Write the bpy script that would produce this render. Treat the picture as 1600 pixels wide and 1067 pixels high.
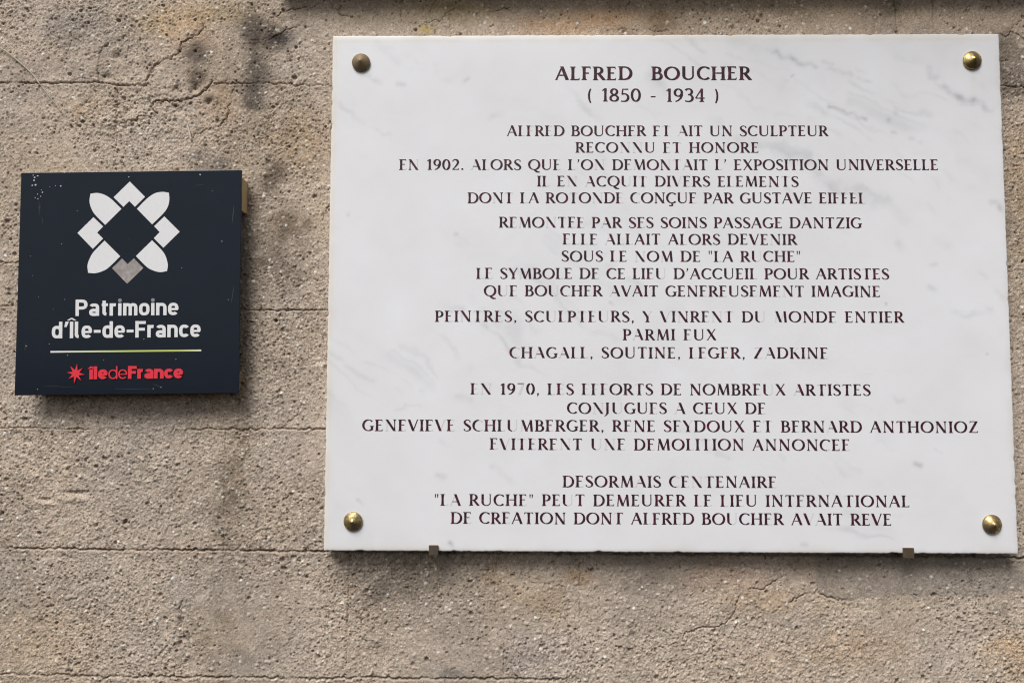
import bpy, math, random
import numpy as np
from mathutils import Vector, Matrix
from mathutils.geometry import delaunay_2d_cdt

# ------------------------------------------------------------------ scene, camera, sky, sun
scn = bpy.context.scene
for o in list(bpy.data.objects):
    bpy.data.objects.remove(o)
col = scn.collection
random.seed(4)
rng = np.random.RandomState(11)

F_PX = 1400.0                      # focal length in photograph pixels (photograph 1600 x 1067)
YAW, PITCH, ROLL = 0.01378124, 0.07200628, -0.00253546
CAM_H = 1.62                       # camera height above the pavement
CAM_D = 1.33                       # camera to wall
Y_PLAQUE = -0.030                  # front of the marble
Y_SIGN = -0.034                    # front of the dark sign

def rot_matrix(yaw, pitch, roll):
    cy, sy = math.cos(yaw), math.sin(yaw); cp, sp = math.cos(pitch), math.sin(pitch)
    cr, sr = math.cos(roll), math.sin(roll)
    Rz = np.array([[cy, -sy, 0], [sy, cy, 0], [0, 0, 1]])
    Rx = np.array([[1, 0, 0], [0, cp, -sp], [0, sp, cp]])
    Ry = np.array([[cr, 0, sr], [0, 1, 0], [-sr, 0, cr]])
    return Rz @ Rx @ Ry
RM = rot_matrix(YAW, PITCH, ROLL)

cam_d = bpy.data.cameras.new('camera')
cam = bpy.data.objects.new('camera', cam_d); col.objects.link(cam)
cam_d.sensor_fit = 'HORIZONTAL'; cam_d.sensor_width = 36.0
cam_d.lens = 36.0 * F_PX / 1600.0
cam_d.clip_start = 0.02; cam_d.clip_end = 500
bx = Vector(RM @ np.array([1, 0, 0])); by = Vector(RM @ np.array([0, 1, 0])); bz = Vector(RM @ np.array([0, 0, 1]))
m4 = Matrix((bx, bz, -by)).transposed().to_4x4()
m4.translation = Vector((0, -CAM_D, CAM_H))
cam.matrix_world = m4
scn.camera = cam

SUN_DIR = Vector((-0.36, -0.80, 1.06)).normalized()      # towards the light: upper left, in front of the wall
world = bpy.data.worlds.new('World'); scn.world = world; world.use_nodes = True
wn = world.node_tree; wn.nodes.clear()
w_out = wn.nodes.new('ShaderNodeOutputWorld'); w_bg = wn.nodes.new('ShaderNodeBackground')
w_sky = wn.nodes.new('ShaderNodeTexSky'); w_sky.sky_type = 'NISHITA'; w_sky.sun_disc = False
w_sky.sun_elevation = math.asin(SUN_DIR.z)
w_sky.sun_rotation = math.atan2(SUN_DIR.x, SUN_DIR.y)
w_sky.air_density = 1.0; w_sky.dust_density = 3.0; w_sky.ozone_density = 1.0
w_hs = wn.nodes.new('ShaderNodeHueSaturation'); w_hs.inputs['Saturation'].default_value = 0.22   # overcast: grey cloud
wn.links.new(w_sky.outputs[0], w_hs.inputs['Color']); wn.links.new(w_hs.outputs[0], w_bg.inputs[0])
w_bg.inputs[1].default_value = 0.055
wn.links.new(w_bg.outputs[0], w_out.inputs[0])
sun_d = bpy.data.lights.new('sun', 'SUN'); sun = bpy.data.objects.new('sun', sun_d); col.objects.link(sun)
sun_d.energy = 2.0; sun_d.angle = math.radians(31); sun_d.color = (1.0, 0.985, 0.965)
sun.rotation_euler = (-SUN_DIR).to_track_quat('-Z', 'Y').to_euler()
sun.location = (-1, -2, 4)
scn.view_settings.view_transform = 'Standard'; scn.view_settings.look = 'None'
scn.view_settings.gamma = 1.0; scn.view_settings.use_curve_mapping = False
scn.cycles.filter_width = 1.15
scn.view_settings.exposure = 0.64

# ------------------------------------------------------------------ helpers
def un(px, py, y):
    """photograph pixel -> point on the upright plane at depth y"""
    d = RM @ np.array([(px - 800) / F_PX, 1.0, -(py - 533.5) / F_PX])
    s = (y + CAM_D) / d[1]
    return (d[0] * s, y, CAM_H + d[2] * s)

def srgb(r, g, b):
    def c(v):
        v /= 255.0
        return v / 12.92 if v <= 0.04045 else ((v + 0.055) / 1.055) ** 2.4
    return (c(r), c(g), c(b))

def mesh_obj(name, verts, faces, mat, parent=None, smooth=False):
    me = bpy.data.meshes.new(name); me.from_pydata([tuple(v) for v in verts], [], faces)
    me.update()
    o = bpy.data.objects.new(name, me); col.objects.link(o)
    if mat: me.materials.append(mat)
    if smooth: me.polygons.foreach_set('use_smooth', [True] * len(me.polygons))
    if parent: o.parent = parent
    return o

def empty(name, loc):
    o = bpy.data.objects.new(name, None); col.objects.link(o); o.location = loc
    o.empty_display_size = 0.05
    return o

def tag(o, label, cat, group=None):
    o['label'] = label; o['category'] = cat
    if group: o['group'] = group
    return o

def grid_mesh(name, X, Y, Z, mat, colors=None, parent=None):
    nz, nx = X.shape
    me = bpy.data.meshes.new(name)
    co = np.stack([X, Y, Z], -1).reshape(-1, 3).astype(np.float32)
    idx = np.arange(nz * nx).reshape(nz, nx)
    q = np.stack([idx[:-1, :-1], idx[:-1, 1:], idx[1:, 1:], idx[1:, :-1]], -1).reshape(-1, 4)
    n = len(q)
    me.vertices.add(len(co)); me.vertices.foreach_set('co', co.ravel())
    me.loops.add(n * 4); me.loops.foreach_set('vertex_index', q.ravel().astype(np.int32))
    me.polygons.add(n)
    me.polygons.foreach_set('loop_start', np.arange(0, n * 4, 4, dtype=np.int32))
    me.polygons.foreach_set('loop_total', np.full(n, 4, np.int32))
    me.polygons.foreach_set('use_smooth', np.ones(n, bool))
    me.update(calc_edges=True)
    if colors is not None:
        a = me.color_attributes.new('tint', 'FLOAT_COLOR', 'POINT')
        c = np.concatenate([colors.reshape(-1, 3), np.ones((len(co), 1))], 1).astype(np.float32)
        a.data.foreach_set('color', c.ravel())
    me.materials.append(mat)
    o = bpy.data.objects.new(name, me); col.objects.link(o)
    if parent: o.parent = parent
    return o

def material(name, base, rough=0.6, metal=0.0, spec=0.5):
    m = bpy.data.materials.new(name); m.use_nodes = True
    b = m.node_tree.nodes['Principled BSDF']
    b.inputs['Base Color'].default_value = (*base, 1); b.inputs['Roughness'].default_value = rough
    b.inputs['Metallic'].default_value = metal; b.inputs['Specular IOR Level'].default_value = spec
    return m

def nodes_of(m):
    return m.node_tree.nodes, m.node_tree.links, m.node_tree.nodes['Principled BSDF']

def noise_tex(N, L, scale, detail=4, rough=0.55, coord='Object'):
    tc = N.new('ShaderNodeTexCoord'); t = N.new('ShaderNodeTexNoise')
    t.inputs['Scale'].default_value = scale; t.inputs['Detail'].default_value = detail
    t.inputs['Roughness'].default_value = rough
    L.new(tc.outputs[coord], t.inputs['Vector'])
    return t

def ramp(N, L, src, stops):
    r = N.new('ShaderNodeValToRGB'); e = r.color_ramp.elements
    while len(e) < len(stops): e.new(0.5)
    for k, (p, c) in enumerate(stops):
        e[k].position = p; e[k].color = (*c, 1)
    L.new(src, r.inputs[0])
    return r

def noise2(nz, nx, cell, seed):
    """smooth value noise, one random value per `cell` grid steps, in -1..1"""
    r = np.random.RandomState(seed)
    gz, gx = int(nz / cell) + 4, int(nx / cell) + 4
    g = r.uniform(-1, 1, (gz, gx))
    zi = np.arange(nz) / cell + 1; xi = np.arange(nx) / cell + 1
    z0 = zi.astype(int); x0 = xi.astype(int)
    fz = (zi - z0)[:, None]; fx = (xi - x0)[None, :]
    fz = fz * fz * (3 - 2 * fz); fx = fx * fx * (3 - 2 * fx)
    a = g[z0][:, x0]; b = g[z0][:, x0 + 1]; c = g[z0 + 1][:, x0]; d = g[z0 + 1][:, x0 + 1]
    return (a * (1 - fx) + b * fx) * (1 - fz) + (c * (1 - fx) + d * fx) * fz

def fbm(nz, nx, cell, seed, octaves=4, gain=0.5):
    out = np.zeros((nz, nx)); amp = 1.0; tot = 0
    for k in range(octaves):
        if cell < 1.2: break
        out += amp * noise2(nz, nx, cell, seed + 17 * k); tot += amp
        amp *= gain; cell *= 0.5
    return out / tot

class Field:
    """a regular height/colour grid on the wall, addressed in metres or in photograph pixels"""
    def __init__(s, x0, x1, z0, z1, d, y):
        s.x0, s.z0, s.d, s.y = x0, z0, d, y
        s.nx = int((x1 - x0) / d) + 1; s.nz = int((z1 - z0) / d) + 1
    def ij(s, px, py):
        p = un(px, py, s.y)
        return (p[2] - s.z0) / s.d, (p[0] - s.x0) / s.d
    def window(s, ci, cj, r):
        i0, i1 = max(0, int(ci - r)), min(s.nz, int(ci + r) + 2)
        j0, j1 = max(0, int(cj - r)), min(s.nx, int(cj + r) + 2)
        if i0 >= i1 or j0 >= j1: return None
        return i0, i1, j0, j1
    def line_distance(s, pts, reach, jitter=0.0, seed=0, closed=False):
        """distance (m) to a polyline given in photograph pixels; inf beyond reach; + side sign"""
        r = np.random.RandomState(seed)
        P = [np.array(s.ij(*p)) for p in pts]
        Q = [P[0]]
        for a, b in zip(P[:-1], P[1:]):
            n = max(1, int(np.linalg.norm(b - a) / 3.2))
            for k in range(1, n + 1):
                q = a + (b - a) * k / n
                if k < n or True: q = q + r.normal(0, jitter / s.d, 2) * (1 if k < n else .4)
                Q.append(q)
        D = np.full((s.nz, s.nx), np.inf); S = np.zeros((s.nz, s.nx)); R = reach / s.d
        for a, b in zip(Q[:-1], Q[1:]):
            c = (a + b) / 2
            w = s.window(c[0], c[1], R + np.linalg.norm(b - a) / 2)
            if w is None: continue
            i0, i1, j0, j1 = w
            I, J = np.mgrid[i0:i1, j0:j1]
            ab = b - a; L2 = max(ab @ ab, 1e-9)
            t = np.clip(((I - a[0]) * ab[0] + (J - a[1]) * ab[1]) / L2, 0, 1)
            di = I - a[0] - t * ab[0]; dj = J - a[1] - t * ab[1]
            dd = np.sqrt(di * di + dj * dj) * s.d
            sub = D[i0:i1, j0:j1]; k = dd < sub
            sub[k] = dd[k]
            sd = np.sign(ab[1] * di - ab[0] * dj)
            S[i0:i1, j0:j1][k] = sd[k]
        return D, S
    def blob(s, px, py, rx, ry, ang=0, soft=1.0):
        """soft elliptical mask, radii in photograph pixels"""
        ci, cj = s.ij(px, py); k = (s.y + CAM_D) / F_PX / s.d
        I, J = np.mgrid[0:s.nz, 0:s.nx]
        a = math.radians(ang); u = (J - cj) * math.cos(a) + (I - ci) * math.sin(a); v = -(J - cj) * math.sin(a) + (I - ci) * math.cos(a)
        q = (u / (rx * k)) ** 2 + (v / (ry * k)) ** 2
        return np.exp(-q * soft)

def sstep(x, a, b):
    t = np.clip((x - a) / (b - a), 0, 1)
    return t * t * (3 - 2 * t)

# ------------------------------------------------------------------ the wall
D_W = 0.00118
W = Field(-0.90, 0.92, CAM_H - 0.53, CAM_H + 0.80, D_W, 0.0)
nz, nx = W.nz, W.nx
H = 0.0022 * fbm(nz, nx, 0.20 / D_W, 1, 3) + 0.0010 * fbm(nz, nx, 0.03 / D_W, 2, 3)
BASE = np.array([0.450, 0.369, 0.296])
C = np.ones((nz, nx, 3)) * BASE
# where the face is rough aggregate and where it is smoothed mortar
roughness = np.clip(0.72 + 0.75 * fbm(nz, nx, 0.16 / D_W, 5, 3), 0.25, 1.15)
patch_line = [(1235, 940), (1275, 925), (1305, 936), (1330, 937), (1370, 933), (1420, 930), (1430, 936), (1455, 930), (1480, 932), (1530, 931), (1575, 926), (1640, 918)]
Ipx = np.arange(nz)[:, None] * np.ones((1, nx)); Jpx = np.ones((nz, 1)) * np.arange(nx)[None, :]
pl = np.array([W.ij(*p) for p in patch_line])
zline = np.interp(Jpx[0], pl[:, 1], pl[:, 0], left=1e6, right=pl[-1, 0])[None, :]
mortar = sstep(Ipx, zline - 1, zline + 3) * sstep(-Ipx, -(W.ij(1400, 850)[0]), -(W.ij(1400, 850)[0]) + 6)
mortar *= sstep(Jpx, W.ij(1268, 900)[1], W.ij(1280, 900)[1])
top_band = sstep(Ipx, W.ij(900, 75)[0], W.ij(900, 40)[0]) * sstep(Jpx, W.ij(500, 30)[1], W.ij(620, 30)[1])
roughness = roughness * (1 - 0.6 * mortar) * (1 - 0.45 * top_band)
smooth_tl = W.blob(300, 60, 75, 60)
for (px, py, rx, ry) in ((50, 105, 60, 22), (150, 96, 70, 30), (300, 60, 90, 55), (380, 120, 50, 60), (440, 30, 60, 20), (330, 160, 60, 35), (255, 120, 40, 30)):
    roughness *= 1 - 0.5 * W.blob(px, py, rx, ry)

# raised and fallen flakes: each step line lifts the ground on its left and falls off over `fade`
def step(pts, h, fade, jit=0.0011, seed=0, dark=0.0):
    global H
    D, S = W.line_distance(pts, fade * 2.2, jit, seed)
    ok = np.isfinite(D)
    fall = np.zeros_like(D); fall[ok] = np.exp(-(D[ok] / fade) ** 2)
    edge = np.zeros_like(D); edge[ok] = sstep(D[ok] * S[ok], -.0004, .0022)
    H = H + np.where(ok, .45 * h * fall * edge * np.clip(.7 + 1.6 * fbm(nz, nx, .018 / D_W, 950 + seed, 3), 0, 1.5), 0)

crack_mask = np.zeros((nz, nx))
def crack(pts, width, depth, jit=0.0009, seed=0, vary=0.6):
    global H, crack_mask
    D, S = W.line_distance(pts, width * 4, jit, seed)
    v = np.clip(1 + vary * fbm(nz, nx, 0.02 / D_W, 900 + seed, 2) * 2, 0.1, 1.7)
    ok = np.isfinite(D); prof = np.zeros_like(D)
    prof[ok] = np.exp(-(D[ok] / (width * 0.62)) ** 2)
    H = H - depth * prof * v
    crack_mask = np.maximum(crack_mask, prof * np.clip(v, 0, 1))

# bed joints between the courses (photograph pixels)
joint_specs = [
    ([(-40, 130), (0, 130), (60, 131), (120, 130), (155, 130), (185, 134)], 0.0019, 0.0042, .0006),
    ([(185, 134), (235, 134)], 0.0022, 0.0040, .0010),
    ([(335, 132), (400, 131), (440, 130), (470, 134), (520, 135)], 0.0015, 0.0032, .0008),
    ([(-40, 410), (0, 410), (40, 411), (120, 412)], 0.0011, 0.0020, .0006),
    ([(-40, 479), (60, 478)], 0.0009, 0.0016, .0006),
    ([(370, 307), (450, 306)], 0.0008, 0.0010, .0005),
    ([(372, 484), (420, 484), (470, 485), (530, 484)], 0.0012, 0.0026, .0006),
    ([(-40, 669), (0, 669), (30, 668), (60, 669), (140, 671)], 0.0010, 0.0016, .0006),
    ([(290, 672), (360, 671), (420, 671), (450, 670), (520, 672)], 0.0012, 0.0022, .0008),
    ([(-40, 856), (0, 856), (70, 857), (140, 858), (200, 859), (280, 859), (350, 860), (430, 861), (505, 861), (560, 862), (800, 864), (1300, 868), (1640, 872)], 0.0018, 0.0044, .0006),
    ([(-40, 1053), (0, 1053), (40, 1054), (130, 1056), (200, 1057), (275, 1057), (340, 1058), (420, 1059), (500, 1060), (560, 1058), (620, 1060), (700, 1060), (790, 1060), (880, 1062)], 0.0017, 0.0036, .0009),
    ([(1555, 134), (1580, 136), (1640, 137)], 0.0016, 0.0034, .0006),
    ([(1560, 495), (1582, 496), (1640, 497)], 0.0014, 0.0028, .0006),
    ([(540, 135), (1000, 135), (1560, 135)], 0.0015, 0.003, .0006),
]
for k, (pts, w, d, j) in enumerate(joint_specs):
    if w < .0014: w, d = w * 1.25, d * 1.6
    crack(pts, w * 1.05, d * 1.1, j * 1.4, 30 + k, 0.42)
    D, S = W.line_distance(pts, 0.02, j, 30 + k)      # the lower course stands a little proud and catches the light
    ok = np.isfinite(D)
    H += np.where(ok & (S != 0), 0.0011 * np.exp(-(np.where(ok, D, 0) / 0.006) ** 2) * (S < 0), 0)
# faint upright seams
for k, (pts, w, d) in enumerate([
    ([(185, 134), (182, 175), (183, 230), (182, 268)], 0.0010, 0.0022), ([(352, 672), (350, 760), (349, 858)], 0.0012, 0.0018),
    ([(545, 866), (544, 930), (542, 990), (541, 1056)], 0.0010, 0.0015), ([(770, 868), (775, 960)], 0.0009, 0.0012), ([(905, 870), (906, 960)], 0.0009, 0.0012),
    ([(788, 1000), (786, 1060)], 0.0009, 0.0014), ([(1397, 0), (1399, 30), (1403, 54)], 0.0012, 0.0020), ([(1457, 0), (1459, 54)], 0.0011, 0.0018),
    ([(371, -5), (374, 25)], 0.0009, 0.0016)]):
    crack(pts, w, d, 0.0006, 60 + k, 0.6)
# wandering cracks
cracks = [
    ([(155, 130), (153, 108), (155, 86), (160, 76), (172, 68), (180, 64), (192, 66), (203, 52), (206, 45)], .0014, .0040),
    ([(150, 72), (160, 66), (170, 66)], .0010, .0022),
    ([(228, 128), (236, 118), (244, 100), (262, 92), (275, 86), (283, 72), (290, 66), (300, 60), (312, 52), (316, 46), (318, 28), (321, 10)], .0015, .0042),
    ([(230, 122), (238, 108), (236, 94), (228, 88)], .0011, .0026),
    ([(183, 192), (198, 192), (210, 189), (220, 182), (235, 184), (246, 178)], .0014, .0040),
    ([(246, 178), (236, 168), (240, 160), (256, 157), (268, 158), (280, 160), (290, 156), (308, 150), (318, 145), (328, 136), (334, 128)], .0017, .0050),
    ([(302, 216), (310, 210), (318, 205), (330, 202), (345, 196), (354, 186), (358, 172), (362, 160), (366, 140)], .0014, .0042),
    ([(135, 94), (139, 84)], .0010, .0022), ([(138, 218), (150, 214), (158, 212)], .0010, .0026), ([(112, 126), (125, 122), (140, 124), (150, 128)], .0009, .002),
    ([(372, 110), (368, 96)], .0010, .0020),
    ([(409, 72), (416, 64), (424, 60), (436, 54), (450, 46), (466, 40)], .0012, .0034),
    ([(416, 34), (430, 26), (444, 20), (455, 15), (470, 14), (492, 10)], .0012, .0034),
    ([(515, 3), (520, 14), (532, 24), (548, 26), (570, 26), (585, 38), (600, 54)], .0010, .0034),
    ([(628, -4), (627, 20), (628, 34), (636, 38)], .0008, .0026), ([(660, 40), (672, 36), (690, 30), (706, 16), (720, 8)], .0009, .0028),
    ([(668, 34), (670, 56)], .0008, .0022), ([(742, 20), (770, 19), (782, 16), (795, 12)], .0013, .0034), ([(702, 30), (704, 56)], .0008, .0018),
    ([(966, 44), (985, 46), (1000, 48), (1046, 48)], .0009, .0028), ([(1208, 46), (1216, 34), (1222, 22)], .0008, .0018),
    ([(1563, 53), (1568, 56), (1572, 58), (1579, 50), (1590, 54), (1604, 62)], .0012, .0040), ([(1579, 50), (1590, 38), (1600, 30)], .0008, .0022),
    ([(1590, 140), (1584, 165)], .0012, .0026),
    ([(308, 878), (304, 896), (298, 910), (288, 930), (283, 946), (283, 960), (283, 978)], .0012, .0036),
    ([(349, 880), (344, 896), (343, 910), (345, 922)], .0010, .0028),
    ([(284, 1030), (273, 1046), (272, 1058)], .0012, .003), ([(240, 876), (237, 900)], .0009, .0018),
    ([(444, 666), (458, 654), (468, 642)], .0014, .0030), ([(380, 846), (396, 838), (408, 826)], .0012, .0022),
    ([(472, 370), (486, 360), (500, 356)], .0010, .0018), ([(504, 345), (510, 330), (514, 318)], .0013, .0030),
    ([(1046, 1064), (1050, 1044), (1062, 1022), (1066, 1000), (1068, 992), (1080, 986), (1096, 981), (1108, 980), (1124, 978), (1138, 968), (1146, 956), (1152, 940), (1160, 924), (1166, 920), (1186, 920), (1204, 912), (1222, 900)], .0013, .0040),
    ([(1235, 940), (1250, 932), (1268, 925), (1278, 923), (1290, 932), (1305, 936), (1330, 937), (1362, 932)], .0014, .0042),
    ([(1428, 928), (1436, 932), (1450, 931), (1458, 928), (1486, 932), (1498, 935)], .0011, .0034), ([(1530, 931), (1545, 928)], .0009, .002),
    ([(1091, 950), (1093, 944), (1104, 940)], .0010, .0024), ([(1112, 918), (1122, 930), (1128, 944)], .0012, .0024),
    ([(1590, 1066), (1594, 1040), (1604, 1020)], .0010, .002), ([(885, 1064), (892, 1052), (905, 1040)], .0010, .002),
    ([(1556, 1058), (1550, 1048)], .001, .002), ([(1210, 1016), (1226, 1022), (1234, 1018)], .0009, .0018),
    ([(1170, 1014), (1174, 1024)], .001, .002),
]
for k, (pts, w, d) in enumerate(cracks):
    crack(pts, w * .62, d * .85, 0.0016, 100 + k, 1.3)
# flakes
step([(228, 128), (236, 118), (244, 100), (262, 92), (275, 86), (283, 72), (300, 60), (312, 52), (318, 28)], 0.0022, 0.020, seed=3)
step([(155, 130), (153, 108), (155, 86), (172, 68), (192, 66), (206, 45)], 0.0020, 0.020, seed=4)
step([(183, 192), (210, 189), (220, 182), (246, 178), (240, 160), (268, 158), (290, 156), (318, 145), (334, 128)], 0.0030, 0.016, seed=5)
step([(302, 216), (330, 202), (345, 196), (354, 186), (358, 172)], 0.0022, 0.018, seed=6)
step([(1046, 1064), (1066, 1000), (1080, 986), (1124, 978), (1146, 956), (1160, 924), (1186, 920), (1222, 900)], 0.0016, 0.018, seed=7)
step([(1235, 940), (1268, 925), (1278, 923), (1290, 932), (1330, 937), (1362, 932)], 0.0018, 0.02, seed=8)
step([(372, 490), (400, 492), (420, 498)], 0.0030, 0.010, seed=9)
step([(112, 180), (130, 164), (142, 152), (150, 146)], 0.0018, 0.012, seed=10)
step([(122, 190), (136, 186), (150, 170), (166, 162), (178, 152)], 0.0016, 0.012, seed=12)
ero = np.clip(W.blob(270, 165, 80, 55) + .7 * W.blob(160, 190, 60, 40) + .6 * W.blob(205, 95, 40, 30) + .7 * W.blob(430, 45, 40, 24) + .5 * W.blob(1120, 930, 80, 40), 0, 1)
rid = 1 - np.abs(fbm(nz, nx, 0.022 / D_W, 77, 4, .6)) * 3.2
H += ero * (0.0026 * fbm(nz, nx, 0.016 / D_W, 78, 4, .62) - 0.0016 * np.clip(rid, 0, 1) ** 3)
# gouges low on the left
for (px, py, rx, ry, dep) in ((118, 770, 17, 3.6, .0050), (70, 780, 10, 3.0, .0032), (44, 690, 7, 4, .003), (210, 724, 6, 3, .002), (184, 88, 7, 6, .005), (168, 121, 8, 5, .004),
                              (305, 138, 7, 7, .006), (326, 160, 6, 5, .005), (283, 972, 4, 7, .005), (288, 998, 5, 4, .004), (430, 275, 12, 18, .002), (200, 176, 5, 4, .003)):
    H -= dep * W.blob(px, py, rx, ry)
H += 0.0025 * W.blob(118, 781, 22, 4) + 0.002 * W.blob(72, 788, 14, 3.5)
H += 0.003 * W.blob(330, 150, 14, 10) + 0.003 * W.blob(235, 268, 16, 10) + .002 * W.blob(270, 262, 10, 6)

# aggregate: thousands of grains proud of the face, pits where grains fell out
CR = C
def grains(n, rmin, rmax, hmin, hmax, pit, colour=None, seed=0, keep=None, cmix=0.9, power=2.2):
    r = np.random.RandomState(seed)
    ci = r.uniform(0, nz, n); cj = r.uniform(0, nx, n)
    rad = (rmin + (rmax - rmin) * r.rand(n) ** power) / D_W
    hh = r.uniform(hmin, hmax, n); el = r.uniform(0.84, 1.19, n); an = r.uniform(0, np.pi, n)
    jit = r.rand(n); tint = r.normal(0, 1, (n, 3))
    for k in range(n):
        i, j = int(ci[k]), int(cj[k])
        ro = roughness[i, j]
        if jit[k] > ro: continue
        w = W.window(ci[k], cj[k], rad[k] * 1.7)
        if w is None: continue
        i0, i1, j0, j1 = w
        I, J = np.ogrid[i0:i1, j0:j1]
        ca, sa = math.cos(an[k]), math.sin(an[k])
        u = ((J - cj[k]) * ca + (I - ci[k]) * sa) / el[k]; v = (-(J - cj[k]) * sa + (I - ci[k]) * ca) * el[k]
        q = (u * u + v * v) / (rad[k] ** 2)
        b = np.clip(1 - q, 0, 1) ** (0.8 if not pit else 0.55)
        H[i0:i1, j0:j1] += (-hh[k] if pit else hh[k]) * b
        if colour is not None:
            cc = np.array(colour) * (1 + 0.13 * tint[k, 0]) * (1 + 0.012 * tint[k])
            mk = (np.clip(1.25 - q, 0, 1) ** 0.5 * cmix)[..., None]
            C[i0:i1, j0:j1] = C[i0:i1, j0:j1] * (1 - mk) + np.clip(cc, .01, .85) * mk

# colour of the stone: broad mottling, warm and grey zones, dark stains and patches, ledge shade painted along the top
mott = fbm(nz, nx, 0.12 / D_W, 40, 4); fine = fbm(nz, nx, 0.018 / D_W, 41, 4, .65)
hue = fbm(nz, nx, 0.09 / D_W, 42, 3)
C *= (1 + 0.22 * mott + 0.20 * fine)[..., None]
C *= 1 + hue[..., None] * np.array([0.03, 0.0, -0.055])
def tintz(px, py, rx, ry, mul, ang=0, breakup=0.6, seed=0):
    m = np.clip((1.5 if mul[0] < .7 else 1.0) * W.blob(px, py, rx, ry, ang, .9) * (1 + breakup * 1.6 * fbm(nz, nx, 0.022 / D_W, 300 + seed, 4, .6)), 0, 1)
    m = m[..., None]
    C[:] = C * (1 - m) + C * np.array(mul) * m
zones = [
    (290, 52, 55, 42, (1.10, .985, .86), 0, .4), (245, 40, 34, 20, (1.0, .96, .84), 0, .6), (335, 20, 70, 20, (.96, .92, .78), 0, .5),
    (345, 165, 34, 34, (1.08, .97, .85), 0, .5), (120, 45, 60, 30, (.80, .83, .88), 0, .6), (48, 110, 46, 20, (.86, .86, .90), 0, .3),
    (306, 84, 19, 18, (.40, .40, .42), 0, .6), (310, 122, 15, 12, (.44, .42, .40), 0, .7), (395, 48, 17, 26, (.44, .43, .43), 20, .7), (425, 62, 30, 16, (.54, .52, .50), -20, .9), (330, 105, 50, 60, (.84, .82, .78), 0, .7), (400, 90, 30, 80, (.84, .82, .80), 0, .8), (436, 52, 26, 18, (.62, .63, .66), -20, .7),
    (402, 108, 15, 24, (.44, .45, .46), 0, .9), (394, 150, 16, 26, (.42, .43, .45), 0, .8), (434, 62, 14, 8, (.5, .52, .55), 0, .6),
    (430, 276, 15, 26, (.48, .46, .45), -20, .7), (447, 357, 20, 24, (.52, .50, .47), 0, .9), (480, 350, 8, 10, (.66, .64, .6), 0, .9), (440, 420, 36, 36, (.66, .65, .63), 0, 1.0),
    (400, 410, 24, 50, (.76, .75, .73), 0, 1.0), (400, 305, 20, 36, (.80, .79, .77), 0, 1.0), (340, 258, 22, 12, (.55, .57, .62), 0, .8), (310, 252, 14, 16, (.62, .63, .66), 0, .8),
    (440, 205, 60, 40, (.92, .87, .79), 0, .6), (470, 230, 40, 50, (.95, .89, .81), 0, .6), (375, 740, 22, 90, (.72, .70, .66), 0, .9), (354, 790, 18, 60, (.66, .66, .65), 0, .9),
    (280, 940, 30, 40, (.84, .87, .90), 0, .8), (360, 905, 40, 40, (.86, .87, .89), 0, .8), (380, 1030, 40, 26, (.80, .81, .83), 0, .8), (340, 985, 40, 30, (.82, .79, .72), 0, .8),
    (70, 1000, 80, 60, (1.08, 1.04, .97), 0, .5), (60, 780, 70, 90, (1.05, 1.03, 1.0), 0, .4), (250, 650, 60, 26, (.86, .87, .90), 0, .7),
    (610, 905, 60, 26, (.62, .62, .61), 0, .9), (595, 925, 30, 20, (.72, .72, .72), 0, .8), (690, 905, 60, 24, (.80, .80, .79), 0, .8), (690, 1052, 26, 6, (.6, .62, .64), 0, .8), (590, 1010, 12, 6, (.6, .6, .6), 0, .8),
    (850, 940, 60, 30, (.82, .78, .70), 0, .7), (905, 900, 24, 14, (.84, .74, .64), 0, .8), (770, 905, 20, 20, (.92, .83, .73), 0, .8), (840, 1020, 40, 30, (.92, .92, .95), 0, .6),
    (1020, 905, 60, 22, (.72, .71, .69), 0, .8), (1140, 905, 60, 22, (1.06, .94, .86), 0, .7), (1200, 940, 60, 20, (1.06, .98, .86), 0, .7), (1240, 965, 50, 20, (.92, .93, .97), 0, .5),
    (1570, 1008, 40, 14, (1.14, 1.02, .86), 0, .4), (1585, 1040, 40, 24, (1.0, .92, .80), 0, .5), (1460, 1030, 40, 12, (.96, .98, 1.02), 0, .5), (1350, 1010, 60, 26, (.92, .86, .78), 0, .7), (1220, 1030, 80, 24, (.96, .93, .9), 0, .6), (1280, 885, 40, 30, (.84, .82, .80), 0, .6),
    (665, 46, 10, 7, (1.15, 1.08, .62), 0, .3), (700, 12, 60, 14, (.90, .88, .70), 0, .5), (860, 40, 60, 16, (1.06, .92, .78), 0, .5), (950, 30, 50, 16, (1.08, .92, .80), 0, .5), (1035, 35, 22, 18, (.62, .58, .50), 30, .6),
    (1395, 10, 14, 14, (.62, .64, .6), 0, .7), (1580, 95, 20, 40, (.56, .56, .56), 0, .9), (1586, 140, 22, 14, (.62, .62, .62), 0, .8), (1592, 300, 20, 120, (.98, .88, .74), 0, .6), (60, 250, 60, 40, (1.04, 1.02, .98), 0, .4),
    (800, 18, 500, 22, (.86, .83, .76), 0, .4), (1300, 25, 340, 30, (.84, .80, .74), 0, .4), (110, 168, 60, 26, (.98, .92, .84), 0, .6),  # wide top strips: browner stone with the ledge's shade painted in
]
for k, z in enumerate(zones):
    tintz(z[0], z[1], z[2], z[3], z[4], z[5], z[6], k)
C *= 1 - mortar[..., None] * np.array([.24, .21, .17])
ledge_in = sstep(Jpx, W.ij(415, 5)[1], W.ij(470, 5)[1])

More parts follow.
